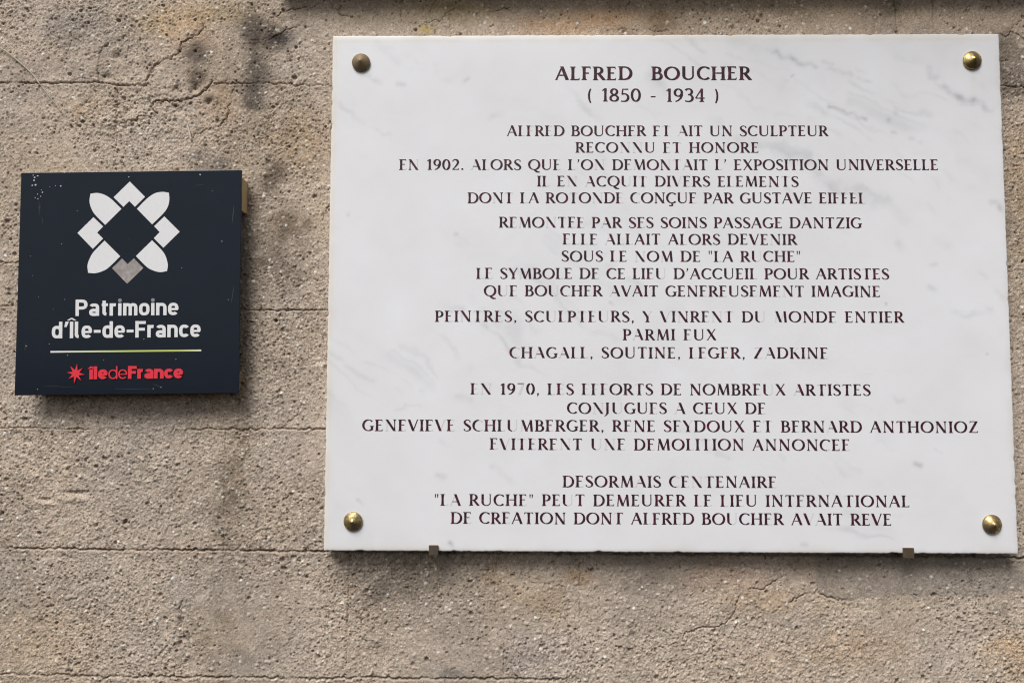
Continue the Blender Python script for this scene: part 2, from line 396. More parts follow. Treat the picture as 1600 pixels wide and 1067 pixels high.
# sand finish, then grains
sand = fbm(nz, nx, 0.0029 / D_W, 70, 2, .9); sand2 = fbm(nz, nx, 0.0080 / D_W, 71, 3, .65)
clus = np.clip(.55 + 1.5 * fbm(nz, nx, 0.05 / D_W, 72, 4, .6), .08, 1.2)
rq = np.clip(roughness + .25, .42, 1.25)
H += (0.00078 * sand + 0.00060 * sand2) * rq
r_ = np.random.RandomState(8); wear = r_.normal(0, 1, (nz, nx)); H += 0.00022 * wear * rq
rough_keep = roughness
C *= np.clip(1 + 0.20 * wear * rq + 0.30 * sand, .35, 1.9)[..., None]
grains(30000, .0010, .0026, .0005, .0016, False, None, 201)
grains(14000, .0012, .0036, .0007, .0021, False, (.49, .415, .335), 202, cmix=.6)
roughness = rough_keep * clus
grains(34000, .0010, .0023, .0011, .0028, True, (.215, .165, .125), 203, cmix=.5)
grains(6500, .0012, .0040, .0018, .0046, True, (.20, .15, .11), 204, cmix=.5, power=3)
grains(16000, .0010, .0021, .0002, .0009, False, (.105, .078, .055), 205, cmix=.85)
roughness = rough_keep
grains(15000, .0010, .0024, .0004, .0013, False, (.64, .575, .495), 206, cmix=.85)
grains(1500, .0013, .0028, .0006, .0014, False, (.78, .73, .65), 207, cmix=.95)
grains(900, .0010, .0024, .0003, .0010, False, (.40, .26, .16), 208, cmix=.6)
C *= 1 - crack_mask[..., None] * np.array([.42, .45, .50])       # dirt packed in the joints and cracks
C = np.clip(C, 0.015, 0.85)

# the same stone runs on past the frame on every side (coarser), then plain wall further out
npx, npz = 190, 100
cols = np.concatenate([np.arange(2 * npx, 0, -2), np.arange(nx), nx - 1 - np.arange(2, 2 * npx + 2, 2)])
rows = np.concatenate([np.arange(2 * npz, 0, -2), np.arange(nz), nz - 1 - np.arange(2, 2 * npz + 2, 2)])
xs = W.x0 + np.concatenate([-np.arange(2 * npx, 0, -2), np.arange(nx), nx - 1 + np.arange(2, 2 * npx + 2, 2)]) * D_W
zs = W.z0 + np.concatenate([-np.arange(2 * npz, 0, -2), np.arange(nz), nz - 1 + np.arange(2, 2 * npz + 2, 2)]) * D_W
ext = np.array([.01, .05, .2, .7, 1.5]); lo = ext[ext < .8]; ne, nl = len(ext), len(lo)
xs2 = np.concatenate([xs[0] - ext[::-1], xs, xs[-1] + ext]); zs2 = np.concatenate([zs[0] - lo[::-1], zs, zs[-1] + ext])
Hp = np.pad(H[rows][:, cols], ((nl, ne), (ne, ne)))
Cp = np.empty((len(zs2), len(xs2), 3)); Cp[:] = BASE * .9
Cp[nl:-ne, ne:-ne] = C[rows][:, cols]
XX, ZZ = np.meshgrid(xs2, zs2)

m_wall = bpy.data.materials.new('weathered_stone'); m_wall.use_nodes = True
N, L, B = nodes_of(m_wall)
at = N.new('ShaderNodeAttribute'); at.attribute_name = 'tint'
nt = noise_tex(N, L, 900, 3, .7); r1 = ramp(N, L, nt.outputs['Fac'], [(0.30, (.52, .50, .48)), (0.5, (1, 1, 1)), (0.70, (1.40, 1.40, 1.40))])
mx = N.new('ShaderNodeMix'); mx.data_type = 'RGBA'; mx.blend_type = 'MULTIPLY'; mx.inputs[0].default_value = 1
L.new(at.outputs['Color'], mx.inputs[6]); L.new(r1.outputs[0], mx.inputs[7]); L.new(mx.outputs[2], B.inputs['Base Color'])
B.inputs['Roughness'].default_value = 0.93; B.inputs['Specular IOR Level'].default_value = 0.25
nb = noise_tex(N, L, 620, 5, .7); bp = N.new('ShaderNodeBump'); bp.inputs['Strength'].default_value = 0.55; bp.inputs['Distance'].default_value = 0.0012
L.new(nb.outputs['Fac'], bp.inputs['Height']); L.new(bp.outputs[0], B.inputs['Normal'])
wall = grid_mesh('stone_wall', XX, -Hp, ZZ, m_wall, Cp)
tag(wall, 'weathered beige stone wall with cracks, bed joints and coarse aggregate behind both plaques', 'wall')

# ledge that overhangs the top of the view
m_ledge = material('ledge_stone', (.30, .24, .18), .95, 0, .2)
N, L, B = nodes_of(m_ledge)
nt = noise_tex(N, L, 60, 8, .7); r1 = ramp(N, L, nt.outputs['Fac'], [(0.3, (.20, .16, .11)), (0.7, (.38, .31, .24))]); L.new(r1.outputs[0], B.inputs['Base Color'])
nb = noise_tex(N, L, 300, 6, .7); bp = N.new('ShaderNodeBump'); bp.inputs['Strength'].default_value = .7; bp.inputs['Distance'].default_value = .003
L.new(nb.outputs['Fac'], bp.inputs['Height']); L.new(bp.outputs[0], B.inputs['Normal'])

def box(name, x0, x1, y0, y1, z0, z1, mat, parent=None, bevel=0.0, seg=2):
    v = [(x, y, z) for x in (x0, x1) for y in (y0, y1) for z in (z0, z1)]
    f = [(0, 1, 3, 2), (4, 6, 7, 5), (0, 4, 5, 1), (2, 3, 7, 6), (0, 2, 6, 4), (1, 5, 7, 3)]
    o = mesh_obj(name, v, f, mat, parent)
    if bevel:
        md = o.modifiers.new('bevel', 'BEVEL'); md.width = bevel; md.segments = seg; md.limit_method = 'NONE'
    return o
lz = un(900, -11, 0)[2]
box('ledge', un(436, 0, 0)[0], 2.2, -0.038, 0.02, lz, lz + 0.09, m_ledge, wall, 0.012, 4)
box('added_shade_slab', un(900, 0, 0)[0], 2.4, -0.30, 0.02, lz + 0.36, lz + 0.50, m_ledge, wall, 0.02, 3)  # unseen slab added above the view to shade the marble's upper right

# ------------------------------------------------------------------ lettering engine
def ell(cx, cy, rx, ry, a0, a1, n=22, e=2.0):
    out = []
    for k in range(n + 1):
        a = math.radians(a0 + (a1 - a0) * k / n); c, s = math.cos(a), math.sin(a)
        out.append((cx + rx * math.copysign(abs(c) ** (2 / e), c), cy + ry * math.copysign(abs(s) ** (2 / e), s)))
    return out

def strip(pts, w):
    """outline of a stroke: constant width, list of widths, or nib function of direction"""
    P = np.array(pts, float); n = len(P)
    d = np.zeros_like(P); d[1:-1] = P[2:] - P[:-2]; d[0] = P[1] - P[0]; d[-1] = P[-1] - P[-2]
    L_ = np.linalg.norm(d, axis=1, keepdims=True); L_[L_ == 0] = 1; d /= L_
    nn = np.stack([-d[:, 1], d[:, 0]], 1)
    if callable(w): ww = np.array([w(dx, dy) for dx, dy in d])
    elif np.isscalar(w): ww = np.full(n, w)
    else: ww = np.array(w)
    a = P + nn * ww[:, None] / 2; b = P - nn * ww[:, None] / 2
    return [tuple(p) for p in a] + [tuple(p) for p in b[::-1]]

lr = random.Random(5)
class Roman:
    def __init__(s, T, t): s.T, s.t = T, t
    def nib(s, dx, dy):
        q = abs(dy * 0.985 + dx * 0.17)
        return s.t + (s.T - s.t) * q ** 1.35
    def stem(s, x, y0=0, y1=1, w=None, tg='', f0=True, f1=True):
        w = w or s.T; fl = .066; h = w / 2; a0 = fl if f0 else 0; a1 = fl if f1 else 0
        return [(tg, [(x - h - a0, y0), (x + h + a0, y0), (x + h + a0, y0 + .03), (x + h + .006, y0 + .08), (x + h - .008, (y0 + y1) / 2), (x + h + .006, y1 - .08), (x + h + a1, y1 - .03), (x + h + a1, y1), (x - h - a1, y1), (x - h - a1, y1 - .03), (x - h - .006, y1 - .08), (x - h + .008, (y0 + y1) / 2), (x - h - .006, y0 + .08), (x - h - a0, y0 + .03)])]
    def bar(s, x0, x1, y, tg, beak=0):
        h = s.t / 2; xm = x0 + (x1 - x0) * lr.uniform(.22, .5); r = [('', [(x0, y - h), (xm, y - h * .7), (xm, y + h * .7), (x0, y + h)]), (tg, [(xm, y - h), (x1, y - h), (x1, y + h), (xm, y + h)])]
        if beak:
            e = 1 if x1 > x0 else -1
            r.append((tg, [(x1 - .075 * e, y), (x1, y + h * (1 if beak < 0 else -1)), (x1 + .02 * e, y + .13 * beak), (x1 - .02 * e, y + .11 * beak)]))
        return r
    def dg(s, x0, y0, x1, y1, w, tg='', ser=True):
        h = w / 2; r = [(tg, [(x0 - h, y0), (x0 + h, y0), (x1 + h, y1), (x1 - h, y1)])]
        return r
    def ser(s, x, y, w, tg=''):
        k = .035 if y < .5 else -.035
        return [(tg, [(x - w, y), (x + w, y), (x + w * .45, y + k), (x - w * .45, y + k)])]
    def arc(s, cx, cy, rx, ry, a0, a1, tg='', n=20):
        return [(tg, strip(ell(cx, cy, rx, ry, a0, a1, n), s.nib))]
    def bowl(s, x0, xc, y0, y1, rx, tg=''):
        p = [(x0, y1), (x0 + (xc - x0) * .5, y1)] + ell(xc, (y0 + y1) / 2, rx, (y1 - y0) / 2, 90, -90, 18) + [(x0 + (xc - x0) * .5, y0), (x0, y0)]
        return [(tg, strip(p, s.nib))]
    def g(s, c):
        T, t = s.T, s.t; h = t / 2
        W_ = t * 1.12
        if c == 'A': return .74, s.dg(.04, 0, .37, 1, W_, 'l') + s.ser(.05, 0, .09, 'l') + s.dg(.355, 1, .655, 0, T * 1.08) + s.ser(.65, 0, .11) + s.bar(.16, .54, .35, 'm')
        if c == 'B': return .62, s.stem(.14) + s.bowl(.10, .29, .52, 1 - h, .19) + s.bowl(.10, .32, h, .53, .23)
        if c == 'C': return .70, s.arc(.41, .5, .345, .5 - h, 84, 282) + s.arc(.41, .5, .345, .5 - h, 44, 86, 't', 8) + s.arc(.41, .5, .345, .5 - h, 280, 314, 'b', 8) + [('t', [(.64, .86), (.67, .98), (.685, .74), (.66, .78)])]
        if c == 'D': return .77, s.stem(.14) + s.bowl(.10, .34, h, 1 - h, .36)
        if c == 'E': return .57, s.stem(.14) + s.bar(.12, .49, 1 - h, 't', -1) + s.bar(.12, .42, .53, 'm') + s.bar(.12, .51, h, 'b', 1)
        if c == 'F': return .54, s.stem(.14) + s.bar(.12, .49, 1 - h, 't', -1) + s.bar(.12, .41, .51, 'm')
        if c == 'G': return .76, s.arc(.41, .5, .345, .5 - h, 84, 282) + s.arc(.41, .5, .345, .5 - h, 44, 86, 't', 8) + s.arc(.41, .5, .345, .5 - h, 280, 322, 'b', 8) + s.stem(.65, .07, .44, T * .95, 'm', False)
        if c == 'H': return .79, s.stem(.14) + s.stem(.65) + s.bar(.14, .65, .52, 'm')
        if c == 'I': return .28, s.stem(.14)
        if c == 'J': return .34, [('', [(.14 - T / 2 - .055, 1), (.14 + T / 2 + .055, 1), (.14 + T / 2, .94), (.14 + T / 2, .05), (.10, -.12), (-.05, -.24), (-.08, -.20), (.03, -.08), (.14 - T / 2, .08), (.14 - T / 2, .94)])]
        if c == 'K': return .68, s.stem(.14) + s.dg(.18, .44, .55, 1, W_, 'r') + s.ser(.55, 1, .08, 'r') + s.dg(.30, .58, .63, 0, T * 1.15) + s.ser(.62, 0, .09)
        if c == 'L': return .54, s.stem(.14) + s.bar(.12, .50, h, 'b', 1)
        if c == 'M': return .92, s.dg(.11, 0, .18, 1, W_, 'l') + s.ser(.11, 0, .08, 'l') + s.dg(.18, 1, .455, .02, T * 1.1) + s.dg(.445, .02, .73, 1, W_, 'd') + s.dg(.735, 1, .80, 0, T) + s.ser(.80, 0, .11)
        if c == 'N': return .81, s.stem(.14, 0, 1, W_, 'l') + s.dg(.13, 1, .665, 0, T * 1.15) + s.stem(.67, 0, 1, W_, 'r', False)
        if c in 'OQ':
            r = s.arc(.43, .5, .365, .5 - h, 96, 262) + s.arc(.43, .5, .365, .5 - h, -82, 78) + s.arc(.43, .5, .365, .5 - h, 76, 98, 't', 5) + s.arc(.43, .5, .365, .5 - h, 260, 280, 'b', 5)
            if c == 'Q': r += [('', strip([(.40, .03), (.50, -.06), (.60, -.15), (.72, -.20), (.84, -.20)], [t, T * .9, T, T * .7, t]))]
            return .86, r
        if c == 'P': return .58, s.stem(.14) + s.bowl(.10, .29, .45, 1 - h, .22)
        if c == 'R': return .67, s.stem(.14) + s.bowl(.10, .29, .49, 1 - h, .21) + s.dg(.31, .50, .625, 0, T * 1.15) + s.ser(.63, 0, .08)
        if c == 'S':
            up = [(.455, .80), (.43, .93), (.30, .985), (.16, .95), (.085, .83), (.09, .72), (.17, .61), (.28, .51), (.39, .41), (.465, .29), (.455, .15), (.37, .045), (.24, .012), (.11, .05), (.05, .18)]
            wd = [t * 1.7, t, t, t * 1.3, T * .8, T * .92, T * 1.1, T * 1.2, T * 1.1, T * .95, T * .8, t * 1.3, t, t, t * 1.7]
            return .53, [('', strip(up[3:12], wd[3:12])), ('t', strip(up[:4], wd[:4])), ('b', strip(up[11:], wd[11:]))]
        if c == 'T': return .66, s.stem(.33, 0, 1, None, '', True, False) + s.bar(.33, .04, 1 - h, 'a', -1) + s.bar(.33, .62, 1 - h, 'c', -1)
        if c == 'U':
            lp = [(.14, 1), (.14, .6), (.14, .36)] + ell(.395, .30, .255, .30 - h, 180, 262, 10)
            lw = [T, T, T] + [T + (t * 1.1 - T) * (k / 10) ** 1.1 for k in range(11)]
            rp = ell(.395, .30, .255, .30 - h, 260, 360, 10) + [(.65, .6), (.65, 1)]
            return .79, [('', strip(lp, lw)), ('r', strip(rp, W_))] + s.ser(.14, 1, .11) + s.ser(.65, 1, .09, 'r')
        if c == 'V': return .70, s.dg(.07, 1, .37, 0, T * 1.1) + s.ser(.07, 1, .11) + s.dg(.355, 0, .65, 1, W_, 'r') + s.ser(.65, 1, .08, 'r')
        if c == 'X': return .70, s.dg(.10, 1, .61, 0, T * 1.15) + s.ser(.10, 1, .1) + s.ser(.61, 0, .1) + s.dg(.08, 0, .59, 1, W_, 'd') + s.ser(.08, 0, .08, 'd') + s.ser(.59, 1, .08, 'd')
        if c == 'Y': return .66, s.dg(.07, 1, .34, .46, T * 1.1) + s.ser(.07, 1, .1) + s.dg(.34, .46, .60, 1, W_, 'r') + s.ser(.6, 1, .08, 'r') + s.stem(.345, 0, .52, None, '', True, False)
        if c == 'Z': return .66, s.dg(.54, .985, .10, .015, T * 1.1) + s.bar(.58, .09, 1 - h, 't', -1) + s.bar(.06, .60, h, 'b', 1)
        if c == 'Ç':
            a, r = s.g('C'); return a, r + [('', strip([(.36, -.02), (.44, -.10), (.42, -.20), (.30, -.235), (.20, -.20)], [t, T * .8, T * .9, t * 1.6, t]))]
        if c == '1': return .42, s.stem(.25, 0, 1, None, '', True, False) + [('', [(.25 - T * .3, 1), (.25 - T * .3, .86), (.07, .80), (.06, .85)])]
        if c == '0': return .60, s.arc(.30, .5, .22, .5 - h, 98, 262) + s.arc(.30, .5, .22, .5 - h, -82, 82) + s.arc(.30, .5, .22, .5 - h, 80, 100, 't', 4) + s.arc(.30, .5, .22, .5 - h, 260, 280, 'b', 4)
        if c == '9': return .58, s.arc(.29, .69, .20, .31 - h, 0, 180) + s.arc(.29, .69, .20, .31 - h, 180, 360) + [('', strip([(.49, .69), (.485, .5), (.42, .27), (.28, .09), (.12, .01)], [T * .9, T, T * .9, T * .6, t]))]
        if c == '8': return .58, s.arc(.29, .75, .165, .25 - h, 0, 180) + s.arc(.29, .75, .165, .25 - h, 180, 360) + s.arc(.29, .26, .21, .26 - h, 0, 180) + s.arc(.29, .26, .21, .26 - h, 180, 360)
        if c == '5': return .56, s.bar(.15, .47, .94, 't') + s.dg(.16, .97, .12, .54, t) + [('', strip([(.12, .56), (.24, .60)] + ell(.23, .31, .24, .29, 70, -80, 12) + [(.12, .02), (.06, .05)], s.nib))]
        if c == '3': return .56, [('', strip([(.08, .86), (.16, .95)] + ell(.26, .75, .18, .22, 90, -70, 10) + [(.22, .53)], s.nib)), ('', strip([(.22, .53)] + ell(.25, .27, .23, .26, 80, -90, 12) + [(.12, .03), (.05, .06)], s.nib))]
        if c == '4': return .60, s.stem(.40, 0, 1, None, '', True, False) + s.dg(.05, .28, .40, 1, t) + s.bar(.05, .56, .28, 'm')
        if c == '2': return .58, [('', strip([(.08, .80)] + ell(.27, .73, .20, .26, 150, -20, 12) + [(.36, .44), (.22, .22), (.08, .05)], [t, t, t, t, t * 1.2, t * 1.4, T * .7, T * .85, T, T, T, T, T, T * .9, T * .8, t * 1.4, t]))] + s.bar(.06, .52, t * .8, 'b', 1)
        if c == '7': return .56, [('', [(.06, .93), (.50, .93), (.50, 1), (.06, 1)])] + s.dg(.44, .97, .20, 0, T, 's')
        if c == '(': return .34, [('', strip(ell(.42, .42, .28, .70, 130, 230, 14), [t + (T * .8 - t) * math.sin(math.pi * k / 14) for k in range(15)]))]
        if c == ')': return .34, [('', strip(ell(-.08, .42, .28, .70, 50, -50, 14), [t + (T * .8 - t) * math.sin(math.pi * k / 14) for k in range(15)]))]
        if c == '-': return .40, [('', [(.06, .34), (.34, .34), (.34, .42), (.06, .42)])]
        if c == ',': return .24, [('', [(.06, .13), (.19, .13), (.19, .02), (.10, -.14), (.06, -.12), (.11, 0), (.06, 0)])]
        if c == '.': return .24, [('', [(.06, .14), (.20, .14), (.20, 0), (.06, 0)])]
        if c == "'": return .24, [('', [(.07, 1), (.20, 1), (.17, .84), (.08, .68), (.06, .70), (.10, .86)])]
        if c == '"': return .34, [('', [(.05, 1), (.14, 1), (.11, .68), (.07, .68)]), ('', [(.20, 1), (.29, 1), (.26, .68), (.22, .68)])]
        return .40, []

def tri_union(polys):
    """union of overlapping outlines -> (verts, tris)"""
    V, Fc = [], []
    for p in polys:
        Fc.append(list(range(len(V), len(V) + len(p)))); V += [Vector((a, b)) for a, b in p]
    if not V: return [], []
    E = [(a, b) for f in Fc for a, b in zip(f, f[1:] + f[:1])]
    r = delaunay_2d_cdt(V, E, [], 0, 1e-7)
    vs = np.array([tuple(v) for v in r[0]]); tr = np.array([tuple(f) for f in r[2]])
    cen = vs[tr].mean(1); inside = np.zeros(len(tr), bool)
    for p in polys:
        q = np.array(p, float); a = q; b = np.roll(q, -1, 0); wn_ = np.zeros(len(cen), int)
        for (x0, y0), (x1, y1) in zip(a, b):
            side = (x1 - x0) * (cen[:, 1] - y0) - (cen[:, 0] - x0) * (y1 - y0)
            wn_ += ((y0 <= cen[:, 1]) & (y1 > cen[:, 1]) & (side > 0)).astype(int)
            wn_ -= ((y0 > cen[:, 1]) & (y1 <= cen[:, 1]) & (side < 0)).astype(int)
        inside |= wn_ != 0
    return [tuple(v) for v in vs], [tuple(t) for t in tr[inside]]

def parse(s):
    out = []; k = 0
    while k < len(s):
        c = s[k]; k += 1; lost = ''
        if k < len(s) and s[k] == '{':
            e = s.index('}', k); lost = s[k + 1:e]; k = e + 1
        out.append((c, lost))
    return out

class Builder:
    """collects 2-D outlines placed by a map (u, v) -> world point, as one mesh"""
    def __init__(s): s.v, s.f, s.m = [], [], []
    def add(s, polys, mp, lift, thick=0.0, slot=0):
        V, T_ = tri_union(polys)
        if not T_: return
        b = len(s.v); fl = []; f0 = len(s.f)
        for (i, j, k) in T_:
            a, c, d = V[i], V[j], V[k]
            ar = (c[0] - a[0]) * (d[1] - a[1]) - (c[1] - a[1]) * (d[0] - a[0])
            fl.append((i, j, k) if ar > 0 else (i, k, j))
        s.v += [mp(u, v, lift + thick) for u, v in V]; s.f += [tuple(b + q for q in t_) for t_ in fl]
        if thick > 0:
            cnt = {}
            for t_ in fl:
                for q in range(3):
                    e = (t_[q], t_[(q + 1) % 3]); cnt[e] = 1
            b2 = len(s.v); s.v += [mp(u, v, lift) for u, v in V]
            for (p, q) in cnt:
                if (q, p) not in cnt: s.f.append((b + p, b2 + p, b2 + q, b + q))
        s.m += [slot] * (len(s.f) - f0)
    def build(s, name, mat, parent, mat2=None):
        if not s.f: return None
        o = mesh_obj(name, s.v, s.f, mat, None)
        if mat2:
            o.data.materials.append(mat2); o.data.polygons.foreach_set('material_index', s.m)
        if parent:
            o.parent = parent; o.matrix_parent_inverse = Matrix.Translation(-Vector(parent.location))
        return o

# ------------------------------------------------------------------ the marble plaque
pc = [un(519, 56, Y_PLAQUE), un(1561, 53, Y_PLAQUE), un(1592, 866, Y_PLAQUE), un(506, 860, Y_PLAQUE)]
PX0 = (pc[0][0] + pc[3][0]) / 2; PX1 = (pc[1][0] + pc[2][0]) / 2
PZ1 = (pc[0][2] + pc[1][2]) / 2; PZ0 = (pc[2][2] + pc[3][2]) / 2
plaque = empty('marble_plaque', ((PX0 + PX1) / 2, -0.004, PZ0))
tag(plaque, 'white veined marble memorial plaque with dark red inscription held by four brass studs', 'plaque')

PF = Field(PX0, PX1, PZ0, PZ1, 0.002, Y_PLAQUE)
pn = (PF.nz, PF.nx)
MC = np.ones((*pn, 3)) * np.array([.770, .764, .780])
cl = fbm(*pn, 0.22 / .002, 500, 4); cl2 = fbm(*pn, 0.05 / .002, 501, 4, .6)
MC *= (1 + 0.045 * cl + 0.045 * cl2)[..., None] * (1 - np.clip(cl2, 0, 1)[..., None] * np.array([.02, .012, 0]))
# drifting veins, all running down to the right, plus the strong ones at the right
ii, jj = np.mgrid[0:pn[0], 0:pn[1]] * .002
warp = 0.035 * fbm(*pn, 0.10 / .002, 510, 5, .6); warp2 = 0.05 * fbm(*pn, 0.2 / .002, 511, 3)
band = fbm(*pn, 0.16 / .002, 520, 2)
u_ = (ii * .5 - jj * .86); sb = (ii * .86 + jj * .5 + .06 * fbm(*pn, 0.15 / .002, 521, 4)) / .115
MC *= 1 - (.042 * np.clip(np.sin(sb * 2 * np.pi) * .8 + .3, 0, 1) * np.clip(.5 + band, 0, 1.2) * np.clip(.6 + 1.2 * fbm(*pn, .03 / .002, 522, 4, .6), 0, 1.4))[..., None] * np.array([1, .96, .90])
sv = ii * 0.86 + jj * 0.50 + warp + warp2
mask = np.clip(fbm(*pn, 0.13 / .002, 515, 3) * 1.9 + .05, 0, 1) * np.clip(fbm(*pn, 0.03 / .002, 516, 3) * 2 + .5, 0, 1)
for per, wd, am, ph in ((0.083, .10, .115, .2), (0.047, .13, .08, .55), (0.131, .18, .10, .8)):
    q = np.abs(((sv / per + ph) % 1) - .5) * 2
    MC *= 1 - (am * np.exp(-((1 - q) / wd) ** 2) * mask)[..., None] * np.array([1.0, .96, .90])
veins = [([(1200, 80), (1232, 90), (1255, 104), (1272, 108)], .20, .004), ([(1284, 98), (1300, 104)], .14, .003), ([(1282, 108), (1310, 112), (1330, 120)], .10, .003), ([(1340, 124), (1362, 132)], .10, .003), ([(1294, 167), (1312, 172), (1332, 178), (1352, 188)], .24, .003),
         ([(1388, 188), (1398, 178)], .16, .004), ([(1450, 110), (1466, 130), (1480, 142), (1500, 152), (1516, 158), (1545, 172)], .20, .005), ([(1500, 156), (1514, 164), (1520, 158)], .18, .005), ([(1240, 200), (1300, 168)], .03, .003),
         ([(1394, 208), (1396, 209)], .2, .003), ([(1422, 217), (1440, 224)], .10, .003), ([(1548, 318), (1562, 326)], .20, .004), ([(578, 122), (592, 132)], .17, .004), ([(620, 134), (628, 136)], .14, .004),
         ([(530, 162), (556, 184), (575, 196), (612, 218)], .09, .003), ([(646, 94), (662, 102)], .06, .003), ([(678, 106), (700, 128)], .06, .005), ([(724, 130), (730, 126)], .12, .003), ([(764, 186), (786, 176)], .08, .004), ([(544, 336), (545, 337)], .22, .003),
         ([(710, 366), (712, 368)], .16, .003), ([(1484, 486), (1500, 491), (1530, 490), (1550, 486)], .10, .004), ([(1452, 450), (1462, 455)], .14, .004), ([(1455, 415), (1464, 414)], .10, .003), ([(1556, 455), (1566, 468)], .08, .004), ([(1530, 428), (1540, 436)], .08, .003),
         ([(1402, 380), (1410, 392)], .08, .005), ([(1540, 554), (1541, 555)], .5, .0016), ([(684, 744), (692, 746)], .14, .005), ([(768, 730), (800, 754)], .07, .004), ([(702, 848), (706, 852)], .35, .0035), ([(558, 782), (564, 790)], .20, .002), ([(1430, 725), (1436, 726)], .22, .004),
         ([(1460, 702), (1470, 707)], .12, .002), ([(1508, 862), (1509, 863)], .25, .004), ([(618, 642), (640, 636), (656, 635)], .07, .002), ([(712, 622), (736, 626)], .08, .004), ([(656, 612), (658, 613)], .10, .003), ([(688, 690), (698, 694)], .06, .004), ([(958, 622), (966, 626)], .05, .004),
         ([(1220, 712), (1222, 716)], .10, .004), ([(1252, 850), (1260, 852)], .10, .003), ([(1395, 622), (1418, 632)], .08, .003), ([(952, 474), (957, 477)], .2, .002), ([(1383, 476), (1384, 477)], .25, .0018), ([(1236, 122), (1240, 118)], .3, .0012), ([(600, 76), (640, 88)], .04, .004)]
for k, (pts, am, wd) in enumerate(veins):
    D, S = PF.line_distance(pts, wd * 5, .0022, 700 + k)
    ok = np.isfinite(D); pr = np.zeros_like(D); pr[ok] = np.exp(-(D[ok] / wd) ** 2)
    pr *= np.clip(.75 + 1.3 * fbm(*pn, .012 / .002, 800 + k, 3), 0, 1.4)
    MC *= 1 - np.clip(1.0 * am * pr, 0, .8)[..., None] * np.array([1.0, .97, .90])
grime = np.clip(.5 + 1.4 * fbm(*pn, .03 / .002, 530, 4, .6), 0, 1)
ed = np.minimum(np.minimum(ii, ii.max() - ii), np.minimum(jj, jj.max() - jj))
MC *= 1 - (np.exp(-(ed / .011) ** 2) * grime)[..., None] * np.array([.045, .065, .11])
for k, (px, py, ln, am) in enumerate([(564, 112, 150, .035), (1518, 108, 210, .05), (1522, 110, 120, .04), (552, 826, 34, .06), (1549, 832, 32, .06)]):
    D, S = PF.line_distance([(px, py), (px + 2, py + ln * .5), (px - 1, py + ln)], .02, .0006, 860 + k)
    ok = np.isfinite(D); pr = np.zeros_like(D); pr[ok] = np.exp(-(D[ok] / .0045) ** 2)
    top_i = PF.ij(px, py)[0]; pr *= np.clip(1 - (top_i - np.arange(pn[0])) / (ln / 1.06e3 / .002), 0, 1)[:, None] * np.clip(.6 + 1.2 * cl2, 0, 1.2)
    MC *= 1 - (am * pr)[..., None] * np.array([.8, 1.0, 1.5])
MC[-6:] *= np.array([1.0, .985, .95]); MC[:, :4] *= np.array([1.0, .97, .90])      # weathered arrises
gx = np.concatenate([[PX0], PX0 + np.array([0, .0005, .0012, .0022]), np.arange(1, PF.nx - 1) * .002 * ((PX1 - PX0 - .0088) / (PF.nx * .002)) + PX0 + .0044, PX1 - np.array([.0022, .0012, .0005, 0]), [PX1]])
gz = np.concatenate([[PZ0], PZ0 + np.array([0, .0005, .0012, .0022]), np.arange(1, PF.nz - 1) * .002 * ((PZ1 - PZ0 - .0088) / (PF.nz * .002)) + PZ0 + .0044, PZ1 - np.array([.0022, .0012, .0005, 0]), [PZ1]])
GX, GZ = np.meshgrid(gx, gz)
de = np.minimum(np.minimum(GX - PX0, PX1 - GX), np.minimum(GZ - PZ0, PZ1 - GZ)); R_ = .0022
dd = np.clip(de, 0, R_); GY = Y_PLAQUE + R_ - np.sqrt(np.maximum(R_ ** 2 - (R_ - dd) ** 2, 0))
GY[0, :] = GY[-1, :] = -.004; GY[:, 0] = GY[:, -1] = -.004
ci = np.clip(((gz - PZ0) / .002).astype(int), 0, PF.nz - 1); cj = np.clip(((gx - PX0) / .002).astype(int), 0, PF.nx - 1)
cz = np.interp(gz, np.linspace(PZ0, PZ1, 260), np.random.RandomState(3).normal(0, .00022, 260)); cx = np.interp(gx, np.linspace(PX0, PX1, 340), np.random.RandomState(5).normal(0, .00022, 340))
chip = np.random.RandomState(6)
for k in range(26):
    a = chip.rand(); wq = chip.uniform(.002, .006); dq = chip.uniform(.0004, .0014)
    cz += chip.choice([0, 1]) * dq * np.exp(-((gz - PZ0 - a * (PZ1 - PZ0)) / wq) ** 2); cx += chip.choice([0, 1]) * dq * np.exp(-((gx - PX0 - a * (PX1 - PX0)) / wq) ** 2)
GX[:, :5] += cz[:, None]; GX[:, -5:] -= cz[::-1][:, None]; GZ[:5, :] += cx[None, :] ; GZ[-5:, :] -= cx[::-1][None, :]
m_marble = bpy.data.materials.new('white_marble'); m_marble.use_nodes = True
N, L, B = nodes_of(m_marble)
at = N.new('ShaderNodeAttribute'); at.attribute_name = 'tint'; L.new(at.outputs['Color'], B.inputs['Base Color'])
B.inputs['Roughness'].default_value = .42; B.inputs['Specular IOR Level'].default_value = .35
nb = noise_tex(N, L, 35, 5, .6); bp = N.new('ShaderNodeBump'); bp.inputs['Strength'].default_value = .10; bp.inputs['Distance'].default_value = .002
L.new(nb.outputs['Fac'], bp.inputs['Height']); L.new(bp.outputs[0], B.inputs['Normal'])
slab = grid_mesh('slab', GX, GY, GZ, m_marble, MC[ci][:, cj])
slab.parent = plaque; slab.matrix_parent_inverse = Matrix.Translation(-Vector(plaque.location))

